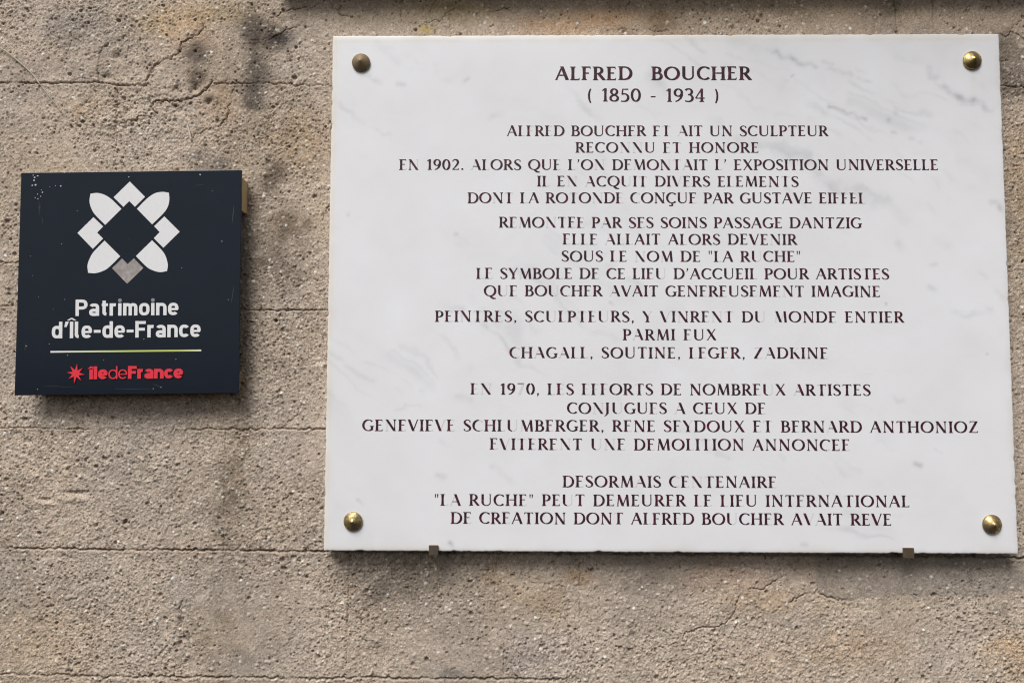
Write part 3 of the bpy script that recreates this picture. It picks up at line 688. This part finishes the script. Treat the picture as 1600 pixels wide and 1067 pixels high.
m_paint = material('oxblood_paint', (.02, .008, .01), .5, 0, .3)
N, L, B = nodes_of(m_paint)
nt = noise_tex(N, L, 170, 3, .6)
r1 = ramp(N, L, nt.outputs['Fac'], [(.30, (.018, .008, .011)), (.50, (.034, .009, .015)), (.60, (.085, .013, .022)), (.74, (.16, .035, .045))]); L.new(r1.outputs[0], B.inputs['Base Color'])
m_groove = material('worn_groove_marble', (.66, .645, .655), .6, 0, .3)

# (text with {lost strokes}, x left, x right, baseline left, baseline right, cap height) in photograph pixels
LINES = [
    ("ALFRED  BOUCHER", 869, 1172, 125.5, 125.5, 21.0, 1),
    ("( 1850 - 1934 )", 917.5, 1123, 159, 159.3, 20.5, 2),
    ("AL{b}F{tm}RE{tmb}D BOUCHE{b}R E{b}T{ac} A{l}IT UN SCULPTEUR", 793, 1292.5, 212.8, 213, 16.2, 0),
    ("RECON{lr}N{lr}U E{mb}T{c} HONORE", 900, 1184.5, 238.7, 239, 16.2, 0),
    ("E{b}N{r} 1902. A{l}L{b}ORS QUE{tb} L{b}'ON{lr} DE{b}M{l}ON{r}T{ac}A{l}IT L{b}' EXPOSITION UNIVERSELLE", 624.5, 1465, 265.7, 266, 16.4, 0),
    ("IL{b} EN{lr} A{l}CQU{r}IT{ac} DIV{r}E{b}RS EL{b}EMENT{ac}S", 840, 1246.5, 291.4, 292, 16.4, 0),
    ("DON{l}T{ac} L{b}A{m} ROT{ac}ON{lr}DE{tmb} C{tb}ONÇUE{b} PAR GUSTAVE EIF{t}F{t}E{t}L{b}", 731.5, 1352, 317.5, 318, 16.6, 0),
    ("RE{mb}M{l}ON{lr}T{c}E{b}E{tb} PA{l}R SE{b}S SOINS PASSAGE DANTZIG", 780.5, 1345, 355.7, 356.8, 16.7, 0),
    ("E{mb}L{b}L{b}E{b} A{l}L{b}L{b}AIT AL{b}ORS DEVEN{l}IR", 880, 1244, 382, 382.6, 16.7, 0),
    ("SOUS L{b}E N{lr}OM{l} DE \"L{b}A RU{r}CHE\"", 878, 1250, 408.7, 409.2, 16.8, 0),
    ("L{b}E{mb} SYM{l}BOL{b}E DE{b} CE LIE{b}U{r} D'ACCUEIL{b} POUR ARTIST{a}ES", 745, 1388, 435.5, 436.5, 16.8, 0),
    ("QU{r}E{mb} BOU{r}C{b}HE{b}R A{l}VAIT GENE{b}RE{b}USE{b}ME{b}N{l}T IMAGINE", 757, 1374.5, 462.7, 463.8, 17.0, 0),
    ("PE{tb}IN{l}T{ac}RE{tb}S, SCU{r}L{b}PT{ac}E{tb}U{r}RS, Y{r} V{r}IN{l}RE{b}N{lr}T{ac} DU{r} M{ld}ONDE{b} ENTIER", 680.5, 1411, 502.5, 504, 17.2, 0),
    ("PA{l}RM{}I E{b}UX", 974, 1118, 531.2, 531.6, 17.2, 0),
    ("C{tb}HA{l}GA{l}L{b}L{b}, SOUTINE, L{b}E{b}GE{b}R, Z{tb}A{l}DK{r}INE{b}", 797, 1293, 559.2, 560.2, 17.3, 0),
    ("E{tmb}N{lr} 197{s}0{tb}, L{b}E{tmb}S E{tmb}F{tm}F{tm}ORT{a}S DE NOMBRE{b}U{r}X A{l}RT{a}ISTES", 736, 1359, 616, 618, 17.5, 0),
    ("CON{lr}JU{r}GUE{mb}S A{l} CEUX DE{b}", 887, 1195.5, 646, 646.6, 17.5, 0),
    ("GEN{l}E{b}VIE{b}V{r}E{tb} SC{tb}HL{b}U{r}M{l}BE{b}RGER, RE{b}NE SE{b}Y{r}DOUX E{b}T{ac} BE{b}RNA{l}RD ANTHONIOZ", 567, 1527.5, 672.8, 676, 17.8, 0),
    ("E{b}V{r}IT{ac}E{tb}RE{b}N{lr}T U{r}N{lr}E{b} DE{b}MOL{b}IT{ac}ION ANNONC{b}EE{b}", 766, 1327, 702.2, 704, 17.8, 0),
    ("DE{b}SORMA{l}IS C{tb}E{b}N{lr}T{a}ENAIRE{b}", 880, 1212.5, 760.7, 761.8, 17.9, 0),
    ("\"L{b}A{l} RUCHE{b}\" PEU{r}T DEMEURE{b}R L{b}E{b} L{b}IE{b}U INTE{b}RNAT{a}IONAL", 679, 1420, 789.3, 791.8, 18.0, 0),
    ("DE{b} CRE{b}ATION DONT{a} AL{b}FRE{mb}D BOU{r}CHE{b}R AV{r}A{l}IT REVE", 705, 1392, 817.6, 820.5, 18.1, 0),
]
stroke_w = {0: (.205, .062), 1: (.225, .088), 2: (.185, .080)}
for li, (txt, xl, xr, bl, br_, cap, wt) in enumerate(LINES):
    toks = parse(txt)
    A = Vector(un(xl, bl, Y_PLAQUE)); Bv = Vector(un(xr, br_, Y_PLAQUE))
    hgt = (Vector(un(xl, bl - cap, Y_PLAQUE)) - A).length
    right = (Bv - A).normalized(); up = Vector((-right.z, 0, right.x))
    space = {0: .36, 1: .40, 2: .40}[wt]
    T_w, t_w = stroke_w[wt]
    F = Roman(T_w, t_w)
    nat = sum(space if c == ' ' else F.g(c)[0] for c, _ in toks) - .10
    n_gap = len(toks) - 1
    width = (Bv - A).length / hgt
    sq = min(1.30, max(.8, width / (nat + n_gap * .035)))
    tr = (width / sq - nat) / n_gap
    F = Roman(T_w / sq ** .9, t_w)
    gl = [(c, lost, *F.g(c)) for c, lost in toks]
    word = Builder()
    u0 = -.05
    for c, lost, a, prims in gl:
        if c == ' ':
            word.build('inscription_word', m_paint, plaque, m_groove); word = Builder()
            u0 += (space + tr) * sq; continue
        jy = lr.uniform(-.012, .012)
        # faint wear: now and then one more hairline has gone
        keep, gone = [], []
        for tg, poly in prims:
            (gone if (tg and tg in lost) else keep).append([((u * sq + u0), v + jy) for u, v in poly])
        mp = lambda u, v, h: tuple(A + right * (u * hgt) + up * (v * hgt) + Vector((0, -h, 0)))
        if gone: word.add(gone, mp, .0002, 0, 1)
        if keep: word.add(keep, mp, .00035)
        u0 += (a + tr) * sq
    word.build('inscription_word', m_paint, plaque, m_groove)

# ------------------------------------------------------------------ brass studs
def brass(name, patina, seed):
    m = material(name, (.60, .43, .15), .24, 1.0 - .35 * patina)
    N, L, B = nodes_of(m)
    nt = noise_tex(N, L, 90 + seed * 7, 6, .65)
    p = .5 - patina * .5
    r1 = ramp(N, L, nt.outputs['Fac'], [(max(p - .02, 0), (.70, .52, .20)), (min(p + .18, 1), (.24, .18, .105))]); L.new(r1.outputs[0], B.inputs['Base Color'])
    r2 = ramp(N, L, nt.outputs['Fac'], [(max(p - .02, 0), (.27,) * 3), (min(p + .2, 1), (.60,) * 3)]); L.new(r2.outputs[0], B.inputs['Roughness'])
    nb = noise_tex(N, L, 160, 3, .6); bp = N.new('ShaderNodeBump'); bp.inputs['Strength'].default_value = .35; bp.inputs['Distance'].default_value = .0015
    L.new(nb.outputs['Fac'], bp.inputs['Height']); L.new(bp.outputs[0], B.inputs['Normal'])
    return m
def lathe(prof, n=48):
    v, f = [], []
    for (r, h) in prof:
        for k in range(n):
            a = 2 * math.pi * k / n; v.append((r * math.cos(a), -h, r * math.sin(a)))
    for i in range(len(prof) - 1):
        for k in range(n):
            k2 = (k + 1) % n; f.append((i * n + k, i * n + k2, (i + 1) * n + k2, (i + 1) * n + k))
    f.append(tuple(range((len(prof) - 1) * n, len(prof) * n)))
    return v, f
prof = [(.0128, -.0005), (.0133, .0010), (.0136, .0024), (.0134, .0032), (.0128, .0038), (.0090, .0064), (.0050, .0089), (.0012, .0112), (.0004, .0115)]
for k, (px, py, pat, lab) in enumerate([(564.5, 99, 1.0, 'dull brown tarnished stud at the upper left corner'), (1518, 95.5, .20, None), (552, 814, .30, None), (1549, 818.5, .34, None)]):
    v, f = lathe(prof)
    o = mesh_obj('brass_stud', v, f, brass('stud_brass', pat, k), None, True)
    o.location = un(px, py, Y_PLAQUE); o.rotation_euler = (0, .9 * k, 0)
    o.parent = plaque; o.matrix_parent_inverse = Matrix.Translation(-Vector(plaque.location))
    if lab: o['label'] = lab

# ------------------------------------------------------------------ clips under the plaque
def metal(name, a, b, rough, sc):
    m = material(name, a, rough, .7)
    N, L, B = nodes_of(m); nt = noise_tex(N, L, sc, 5, .7)
    r1 = ramp(N, L, nt.outputs['Fac'], [(.40, a), (.62, b)]); L.new(r1.outputs[0], B.inputs['Base Color'])
    return m
m_clip_a = metal('rusty_steel', (.105, .095, .085), (.17, .11, .06), .55, 120)
m_clip_b = metal('tarnished_steel', (.17, .145, .105), (.17, .10, .06), .5, 120)
for (px, py0, py1, wpx, mat, lab) in [(677.5, 851.5, 867.5, 14.5, m_clip_a, 'small dark rusty metal clip holding the bottom edge of the marble, left of the two'), (1419.5, 855.5, 872, 16.5, m_clip_b, 'small paler olive metal clip holding the bottom edge of the marble, right of the two')]:
    p0 = un(px, py0, Y_PLAQUE - .003); p1 = un(px, py1, Y_PLAQUE - .003); hw = wpx / 2 * 1.3 / F_PX
    root = empty('support_clip', (p0[0], 0, PZ0)); tag(root, lab, 'clip', 'metal clips under the marble plaque')
    t1 = box('tab', p0[0] - hw, p0[0] + hw, Y_PLAQUE - .0038, Y_PLAQUE - .0006, p1[2], p0[2], mat, None, .0005, 1)
    t2 = box('bracket_arm', p0[0] - hw * .96, p0[0] + hw * .96, Y_PLAQUE - .0006, .003, p1[2] + .0004, PZ0 - .0007, mat, None, .0004, 1)
    for t_ in (t1, t2): t_.parent = root; t_.matrix_parent_inverse = Matrix.Translation(-Vector(root.location))

# ------------------------------------------------------------------ the dark heritage sign
sc_px = np.array([(32, 270), (375.5, 267), (373, 615.5), (25.5, 615)], float)
sw = [un(*p, Y_SIGN) for p in sc_px]
S_C = Vector(np.mean(np.array(sw), 0)); S_W, S_H = .3278, .3290
# rotate by the mean lean of the four edges
S_A = np.mean([math.atan2(sw[1][2] - sw[0][2], sw[1][0] - sw[0][0]), math.atan2(sw[2][2] - sw[3][2], sw[2][0] - sw[3][0]), math.atan2(sw[3][0] - sw[0][0], sw[0][2] - sw[3][2]), math.atan2(sw[2][0] - sw[1][0], sw[1][2] - sw[2][2])])
S_R = Vector((math.cos(S_A), 0, math.sin(S_A))); S_U = Vector((-math.sin(S_A), 0, math.cos(S_A)))
# projective map from the photograph's quad to the sign's own rectangle
loc = np.array([(-S_W / 2, S_H / 2), (S_W / 2, S_H / 2), (S_W / 2, -S_H / 2), (-S_W / 2, -S_H / 2)])
Am, bm = [], []
for (x, y), (u, v) in zip(sc_px, loc):
    Am += [[x, y, 1, 0, 0, 0, -u * x, -u * y], [0, 0, 0, x, y, 1, -v * x, -v * y]]; bm += [u, v]
hm = np.append(np.linalg.solve(np.array(Am), np.array(bm)), 1).reshape(3, 3)
def s_uv(px, py):
    q = hm @ np.array([px, py, 1]); return q[0] / q[2], q[1] / q[2]
def s_map(u, v, h):
    p = S_C + S_R * u + S_U * v; return (p.x, Y_SIGN - h, p.z)
sign = empty('heritage_sign', (S_C.x, 0, S_C.z - S_H / 2))
tag(sign, 'square dark navy heritage sign with white floral emblem, mounted on yellowish wooden battens', 'sign')
def under(o, par):
    o.parent = par; o.matrix_parent_inverse = Matrix.Translation(-Vector(par.location)) if par.type == 'EMPTY' else par.matrix_world.inverted(); return o

def slab_rot(name, hw0, hw1, hh0, hh1, y0, y1, mat, bevel):
    o = box(name, hw0, hw1, y0, y1, hh0, hh1, mat, None, bevel, 2)
    o.matrix_world = Matrix.Translation((S_C.x, 0, S_C.z)) @ Matrix.Rotation(-S_A, 4, 'Y')
    o.parent = sign; o.matrix_parent_inverse = Matrix.Translation(-Vector(sign.location))
    return o
m_navy = material('navy_lacquer', (.0125, .0165, .0235), .16, 0, .26)
N, L, B = nodes_of(m_navy)
nt = noise_tex(N, L, 14, 6, .65); r1 = ramp(N, L, nt.outputs['Fac'], [(.3, (.0046, .0086, .0170)), (.7, (.0066, .0110, .0205))]); L.new(r1.outputs[0], B.inputs['Base Color'])
r2 = ramp(N, L, nt.outputs['Fac'], [(.3, (.12,) * 3), (.7, (.19,) * 3)]); L.new(r2.outputs[0], B.inputs['Roughness'])
slab_rot('panel', -S_W / 2, S_W / 2, -S_H / 2, S_H / 2, Y_SIGN, Y_SIGN + .004, m_navy, .0006)
m_wood = material('yellow_backing', (.42, .27, .09), .7, 0, .3)
N, L, B = nodes_of(m_wood); nt = noise_tex(N, L, 60, 5, .6); r1 = ramp(N, L, nt.outputs['Fac'], [(.3, (.52, .40, .22)), (.7, (.62, .49, .29))]); L.new(r1.outputs[0], B.inputs['Base Color'])
for (pa, pb, ins) in ((277.5, 329, .001), (580, 612, .009)):
    va, vb = s_uv(375, pa)[1], s_uv(375, pb)[1]
    slab_rot('backing_batten', -S_W / 2 + .024, S_W / 2 - ins, vb, va, Y_SIGN + .0042, .006, m_wood, .001)

m_white = material('white_print', (.74, .735, .74), .5, 0, .4)
N, L, B = nodes_of(m_white); nt = noise_tex(N, L, 240, 4, .6); r1 = ramp(N, L, nt.outputs['Fac'], [(.25, (.68, .675, .68)), (.40, (.735, .73, .735)), (.7, (.755, .75, .755))]); L.new(r1.outputs[0], B.inputs['Base Color'])
m_grey = material('warm_grey_print', (.30, .265, .25), .55, 0, .4)
N, L, B = nodes_of(m_grey); nt = noise_tex(N, L, 110, 6, .7); r1 = ramp(N, L, nt.outputs['Fac'], [(.35, (.25, .215, .20)), (.55, (.33, .295, .28)), (.72, (.50, .46, .44))]); L.new(r1.outputs[0], B.inputs['Base Color'])
m_dot = material('worn_dot_print', (.24, .24, .25), .6, 0, .3)
m_red = material('red_letter', (.72, .028, .05), .38, 0, .5)

def smooth_poly(pts, corner):
    """closed outline; runs between corners are Catmull-Rom curves"""
    n = len(pts); out = []
    P = [np.array(p, float) for p in pts]
    for k in range(n):
        a, b = P[k], P[(k + 1) % n]
        p0 = P[k - 1] if not corner[k] else a - (b - a); p3 = P[(k + 2) % n] if not corner[(k + 1) % n] else b + (b - a)
        straight = corner[k] and corner[(k + 1) % n]
        m_ = 1 if straight else 6
        for q in range(m_):
            t = q / m_
            out.append(tuple(.5 * ((2 * a) + (-p0 + b) * t + (2 * p0 - 5 * a + 4 * b - p3) * t * t + (-p0 + 3 * a - 3 * b + p3) * t ** 3)))
    return out
def emb(pts, corner=None):
    pts = smooth_poly(pts, corner) if corner else pts
    return [s_uv(110 + x / 5.928, 275 + y / 5.928) for x, y in pts]
chev = [([(540, 57), (682, 200), (590, 292), (537, 238), (483, 292), (392, 202)], m_white, None), ([(862, 382), (1005, 525), (855, 672), (766, 583), (820, 527), (768, 472)], m_white, None),
        ([(208, 385), (298, 472), (243, 528), (298, 583), (205, 678), (62, 530)], m_white, None), ([(474, 768), (526, 820), (583, 768), (672, 857), (523, 1002), (383, 857)], m_grey, 'warm grey speckled chevron at the bottom of the emblem')]
leaf = [([(465, 310), (317, 457), (230, 370), (190, 310), (170, 240), (178, 168), (245, 162), (310, 180), (370, 218), (420, 265)], [1, 1, 0, 0, 0, 1, 0, 0, 0, 0]),
        ([(608, 310), (750, 455), (845, 362), (890, 300), (907, 230), (902, 163), (845, 155), (780, 165), (720, 200), (660, 255)], [1, 1, 0, 0, 0, 1, 0, 0, 0, 0]),
        ([(312, 602), (458, 748), (355, 848), (300, 882), (230, 902), (163, 898), (157, 830), (175, 770), (205, 715), (250, 665)], [1, 1, 0, 0, 0, 1, 0, 0, 0, 0]),
        ([(750, 602), (602, 747), (700, 845), (760, 880), (825, 897), (890, 888), (897, 830), (880, 760), (845, 700)], [1, 1, 0, 0, 0, 1, 0, 0, 0])]
for pts, mt, lab in chev:
    b = Builder(); b.add([emb(pts)], s_map, .0004); o = b.build('emblem_chevron', mt, sign)
    if lab: o['label'] = lab
for pts, cr in leaf:
    b = Builder(); b.add([emb(pts, cr)], s_map, .0004); b.build('emblem_leaf', m_white, sign)

class Sans:
    """even-stroke letters; e = squareness of the rounds, w = stroke, xh = x-height, cap height = 1"""
    def __init__(s, w, xh, e, ow, foot): s.w, s.xh, s.e, s.ow, s.foot = w, xh, e, ow, foot
    def vert(s, x, y0, y1): h = s.w / 2; return [(x - h, y0), (x + h, y0), (x + h, y1), (x - h, y1)]
    def hor(s, x0, x1, y, k=.92): h = s.w * k / 2; return [(x0, y - h), (x1, y - h), (x1, y + h), (x0, y + h)]
    def ring(s, cx, cy, rx, ry, a0, a1, n=26): return strip(ell(cx, cy, rx, ry, a0, a1, n, s.e), s.w)
    def g(s, c):
        w, X, ow = s.w, s.xh, s.ow; h = w / 2; rx = (ow - w) / 2; ry = (X - w) / 2; cx = ow / 2; cy = X / 2
        if c == 'o': return ow, [s.ring(cx, cy, rx, ry, 0, 180), s.ring(cx, cy, rx, ry, 180, 360)]
        if c == 'c': return ow * .92, [s.ring(cx, cy, rx, ry, 38, 322, 30)]
        if c == 'e': return ow, [s.ring(cx, cy, rx, ry, -2, 318, 34), s.hor(h, ow - h * .4, cy - .01, .72)]
        if c == 'd': return ow, [s.ring(cx, cy, rx, ry, 0, 180), s.ring(cx, cy, rx, ry, 180, 360), s.vert(ow - h, 0, 1.0)]
        if c == 'n': return ow * .98, [s.vert(h, 0, X), strip([(h, X * .6)] + ell(cx, X * .55, rx, X * .45 - h, 180, 0, 20, s.e) + [(ow - h, 0)], w)]
        if c == 'm':
            q = ow * .84; r_ = (q - w) / 2
            a = strip([(h, X * .6)] + ell(q / 2, X * .6, r_, X * .4 - h, 180, 0, 18, s.e) + [(q - h, 0)], w); d = q - w
            return q + d, [s.vert(h, 0, X), a, [(u + d, v) for u, v in a]]
        if c == 'r': return ow * .66, [s.vert(h, 0, X), strip([(h, X * .55)] + ell(cx * .95, X * .58, rx * .95, X * .42 - h, 180, 75, 12, s.e), w)]
        if c == 'i': return w, [s.vert(h, 0, X)]
        if c == 'l':
            if s.foot: return w * 1.55, [strip([(h, 1.0), (h, .3)] + ell(h + w * .75, h + w * .55, w * .75, w * .55, 180, 265, 8, 2), w)]
            return w, [s.vert(h, 0, 1.0)]
        if c == 't': return w * 2.15, [strip([(w, .92), (w, .3)] + ell(w + w * .75, h + w * .55, w * .75, w * .55, 180, 265, 8, 2), w), s.hor(w * .3, w * 2.15, X - h * .9)]
        if c == 'a':
            o2 = ow * .95; r2 = (o2 - w) / 2
            top = strip(ell(o2 / 2, X * .62, r2, X * .38 - h, 150, 0, 16, s.e) + [(o2 - h, 0)], w)
            bw = X * .56
            return o2, [top, s.ring(o2 / 2, bw / 2, r2, (bw - w * .9) / 2, 0, 180), s.ring(o2 / 2, bw / 2, r2, (bw - w * .9) / 2, 180, 360)]
        if c == 'P': return .66, [s.vert(h, 0, 1), strip([(h, 1 - h), (.33, 1 - h)] + ell(.34, .695, .32 - h, .305 - h, 90, -90, 16, 2.3) + [(h, .39 + h)], w)]
        if c == 'F': return .58, [s.vert(h, 0, 1), s.hor(h, .58, 1 - h), s.hor(h, .53, .50)]
        if c in 'Îî':
            H_ = 1.0 if c == 'Î' else X; y = H_ + (.07 if c == 'Î' else .05); ww = w * .62; k = .27 if c == 'Î' else .22; tp = .15 if c == 'Î' else .19
            return (w if c == 'Î' else w), [s.vert(h, 0, H_), [(h - k, y), (h - k + ww * 1.2, y), (h, y + tp - ww * .6), (h + k - ww * 1.2, y), (h + k, y), (h + ww * .4, y + tp), (h - ww * .4, y + tp)]]
        if c == '-': return .40, [s.hor(.01, .39, .40)]
        if c == "'": return .24, [[(.08, 1.0), (.27, 1.0), (.15, .68), (.02, .68)]]
        return .3, []

def sans_line(name, runs, xl, xr, base, cap, mat, lift, thick=0.0, track=.085):
    b = Builder(); dots = []
    nat = 0; seq = []
    for font, text, tr in runs:
        for c in text:
            a, pr = font.g(c); seq.append((font, c, a, pr, tr)); nat += a + tr
    nat -= seq[-1][4]
    for_scale = (xr - xl) / (nat * cap)
    u = 0
    for font, c, a, pr, tr in seq:
        f = lambda q, w_: s_uv(xl + (u + q) * cap * for_scale, base - w_ * cap)
        b.add([[f(*p) for p in poly] for poly in pr], s_map, lift, thick)
        if c == 'i': dots.append([f(font.w / 2 + .115 / for_scale * math.cos(t * math.pi / 10), .93 + .115 * math.sin(t * math.pi / 10)) for t in range(20)])
        u += a + tr
    o = b.build(name, mat, sign)
    for d in dots:
        q = Builder(); q.add([d], s_map, lift); qo = q.build('letter_dot', m_dot, None); qo.parent = o; qo.matrix_parent_inverse = o.matrix_world.inverted()
    return o
din = Sans(.185, .755, 2.7, .58, True)
sans_line('title_lettering', [(din, 'Patrimoine', .088)], 118.6, 278.4, 493.3, 25.4, m_white, .0004)
sans_line('title_lettering', [(din, "d'Île-de-France", .088)], 82.3, 313.2, 527.6, 25.6, m_white, .0004)
helv = Sans(.235, .76, 2.15, .64, False); thin = Sans(.095, .74, 2.1, .60, False)
sans_line('logo_lettering', [(helv, 'île', .05), (thin, 'de', .05), (helv, 'France', .04)], 141.5, 286.8, 591.4, 19.8, m_red, .0002, .0014)
b = Builder(); st = []
for k in range(16):
    a = math.radians(22.5 * k + 82); r = (14.3, 5.6)[k % 2] * (1.08 if k in (0, 8) else .96)
    st.append(s_uv(120.4 + r * math.cos(a), 582.3 - r * math.sin(a)))
b.add([st], s_map, .0002, .0014); b.build('star_logo', m_red, sign)
# the divider: a printed rule that runs from white to yellow-green
m_rule = material('rule_print', (.5, .6, .2), .5, 0, .4)
N, L, B = nodes_of(m_rule); tc = N.new('ShaderNodeTexCoord'); sx = N.new('ShaderNodeSeparateXYZ'); L.new(tc.outputs['Object'], sx.inputs[0])
mr = N.new('ShaderNodeMapRange'); mr.inputs[1].default_value = s_map(*s_uv(80.5, 548), 0)[0]; mr.inputs[2].default_value = s_map(*s_uv(314, 548), 0)[0]; L.new(sx.outputs[0], mr.inputs[0])
r1 = ramp(N, L, mr.outputs[0], [(0, (.72, .72, .74)), (.18, (.62, .66, .50)), (.5, (.52, .60, .16)), (.85, (.48, .55, .12)), (1, (.66, .70, .48))]); L.new(r1.outputs[0], B.inputs['Base Color'])
b = Builder(); b.add([[s_uv(80.5, 547.1), s_uv(80.5, 549.7), s_uv(314.2, 549.9), s_uv(314.2, 547.2)]], s_map, .0004); b.build('divider_rule', m_rule, sign)
# bubbles, chips and scuffs on the lacquer
m_chip = material('pale_residue', (.52, .53, .55), .5, 0, .5)
chips = [(51, 274, 1.1), (53.3, 277.5, 1.5), (58, 275.2, 1.4), (52.6, 282, 1.4), (50, 290, 1.4), (55, 289.4, 1.6), (65.8, 300.8, 1.2), (63, 307, 1.0), (58, 303.6, 1.0), (54.5, 309, .9), (58.8, 311, 1.0), (94, 291.2, 1.3), (85.8, 290.4, .7), (64, 297.4, .7), (77, 292, .6), (100, 269.6, 1.6), (311, 274.4, 1.5), (199.5, 277.6, 1.0), (345.5, 379, .9), (43, 539, .9), (102, 467.6, .6), (225, 530, .7), (275, 562, .7), (107, 554, .7), (78.5, 536, .6), (163, 562, .5), (61, 463, .5), (120, 330, .6), (96, 381, .7), (283, 420, .6), (240, 607, .7), (252, 605, .8), (61, 606, .7), (356, 470, .6), (330, 300, .5), (150, 425, .5), (48, 400, .5), (52, 430, .5)]
cr = random.Random(3)
for (px, py, r) in chips:
    b = Builder()
    pts = []
    for k in range(9):
        a = 2 * math.pi * k / 9; q = r * cr.uniform(.6, 1.1); pts.append(s_uv(px + q * math.cos(a), py + q * .85 * math.sin(a)))
    b.add([pts], s_map, 0.0, .0006)
    b.build('paint_blister', m_chip, sign)
m_scuff = material('scuff', (.045, .052, .065), .5, 0, .4)
for (x0, y0, x1, y1, w) in [(60, 312, 61, 340, .9), (65, 338, 66, 352, .7), (364.5, 320, 361, 352, 1.0), (364, 450, 361, 476, 1.1), (42, 534, 41, 548, .8), (62, 320, 62, 328, 1.2), (200, 372, 201, 376, .5), (84, 480, 84, 486, 1.0), (345, 378, 347, 377, .7), (240, 600, 254, 606, .8), (70, 600, 120, 604, .5), (180, 607, 240, 608, .5), (300, 292, 318, 290, .4)]:
    n = 6; pts = [(x0 + (x1 - x0) * k / n + cr.uniform(-.4, .4), y0 + (y1 - y0) * k / n + cr.uniform(-.4, .4)) for k in range(n + 1)]
    q = strip(pts, [w * math.sin(math.pi * (k + .35) / (n + .7)) * cr.uniform(.5, 1) + .1 for k in range(n + 1)])
    b = Builder(); b.add([[s_uv(*p) for p in q]], s_map, .00025); b.build('scuff_mark', m_scuff, sign)

# ------------------------------------------------------------------ dry stems caught on the wall
def tube(name, pts, radii, mat, n=8):
    v, f = [], []
    P = [Vector(p) for p in pts]
    for k, p in enumerate(P):
        d = (P[min(k + 1, len(P) - 1)] - P[max(k - 1, 0)]).normalized()
        a = d.cross(Vector((0, 1, 0))).normalized(); c = d.cross(a)
        for q in range(n):
            t = 2 * math.pi * q / n; v.append(p + (a * math.cos(t) + c * math.sin(t)) * radii[k])
    for k in range(len(P) - 1):
        for q in range(n):
            q2 = (q + 1) % n; f.append((k * n + q, k * n + q2, (k + 1) * n + q2, (k + 1) * n + q))
    f.append(tuple(range(n))); f.append(tuple(range((len(P) - 1) * n, len(P) * n)))
    return mesh_obj(name, v, f, mat, None, True)
def hgt_at(px, py):
    i, j = W.ij(px, py); i = int(np.clip(i, 2, nz - 3)); j = int(np.clip(j, 2, nx - 3)); return float(H[i - 2:i + 3, j - 2:j + 3].max())
def curve_pts(ctrl, n):
    P = [np.array(p, float) for p in ctrl]; P = [2 * P[0] - P[1]] + P + [2 * P[-1] - P[-2]]; out = []
    for k in range(1, len(P) - 2):
        for q in range(n):
            t = q / n; a, b_, c_, d_ = P[k - 1], P[k], P[k + 1], P[k + 2]
            out.append(.5 * ((2 * b_) + (-a + c_) * t + (2 * a - 5 * b_ + 4 * c_ - d_) * t * t + (-a + 3 * b_ - 3 * c_ + d_) * t ** 3))
    out.append(P[-2]); return out
m_stem = material('dry_stem', (.46, .40, .31), .7, 0, .3)
m_stem2 = material('straw', (.62, .57, .48), .7, 0, .3)
cp = curve_pts([(-20, 68), (0, 76), (14, 84), (30, 97), (46, 111), (58, 124), (68, 137), (78, 150), (88, 163), (99, 178)], 4)
pts = []
for k, p in enumerate(cp):
    q = un(p[0], p[1], 0); lift = hgt_at(*p) + .0030 + .0010 * math.sin(k * .3); pts.append((q[0], -lift, q[2]))
o = tube('dry_tendril', pts, [.0012 - .0006 * k / len(pts) for k in range(len(pts))], m_stem)
tag(o, 'long thin curved dry tendril clinging to the wall in the upper left corner', 'twig')
cp = curve_pts([(293, 193), (294.5, 199), (297, 208), (299.5, 220)], 4)
pts = []
for k, p in enumerate(cp):
    q = un(p[0], p[1], 0); pts.append((q[0], -(hgt_at(*p) + .0010), q[2]))
o = tube('straw', pts, [.0006 + .0010 * k / len(pts) for k in range(len(pts))], m_stem2)
tag(o, 'short pale straw stuck in a crack above the dark square sign', 'straw')
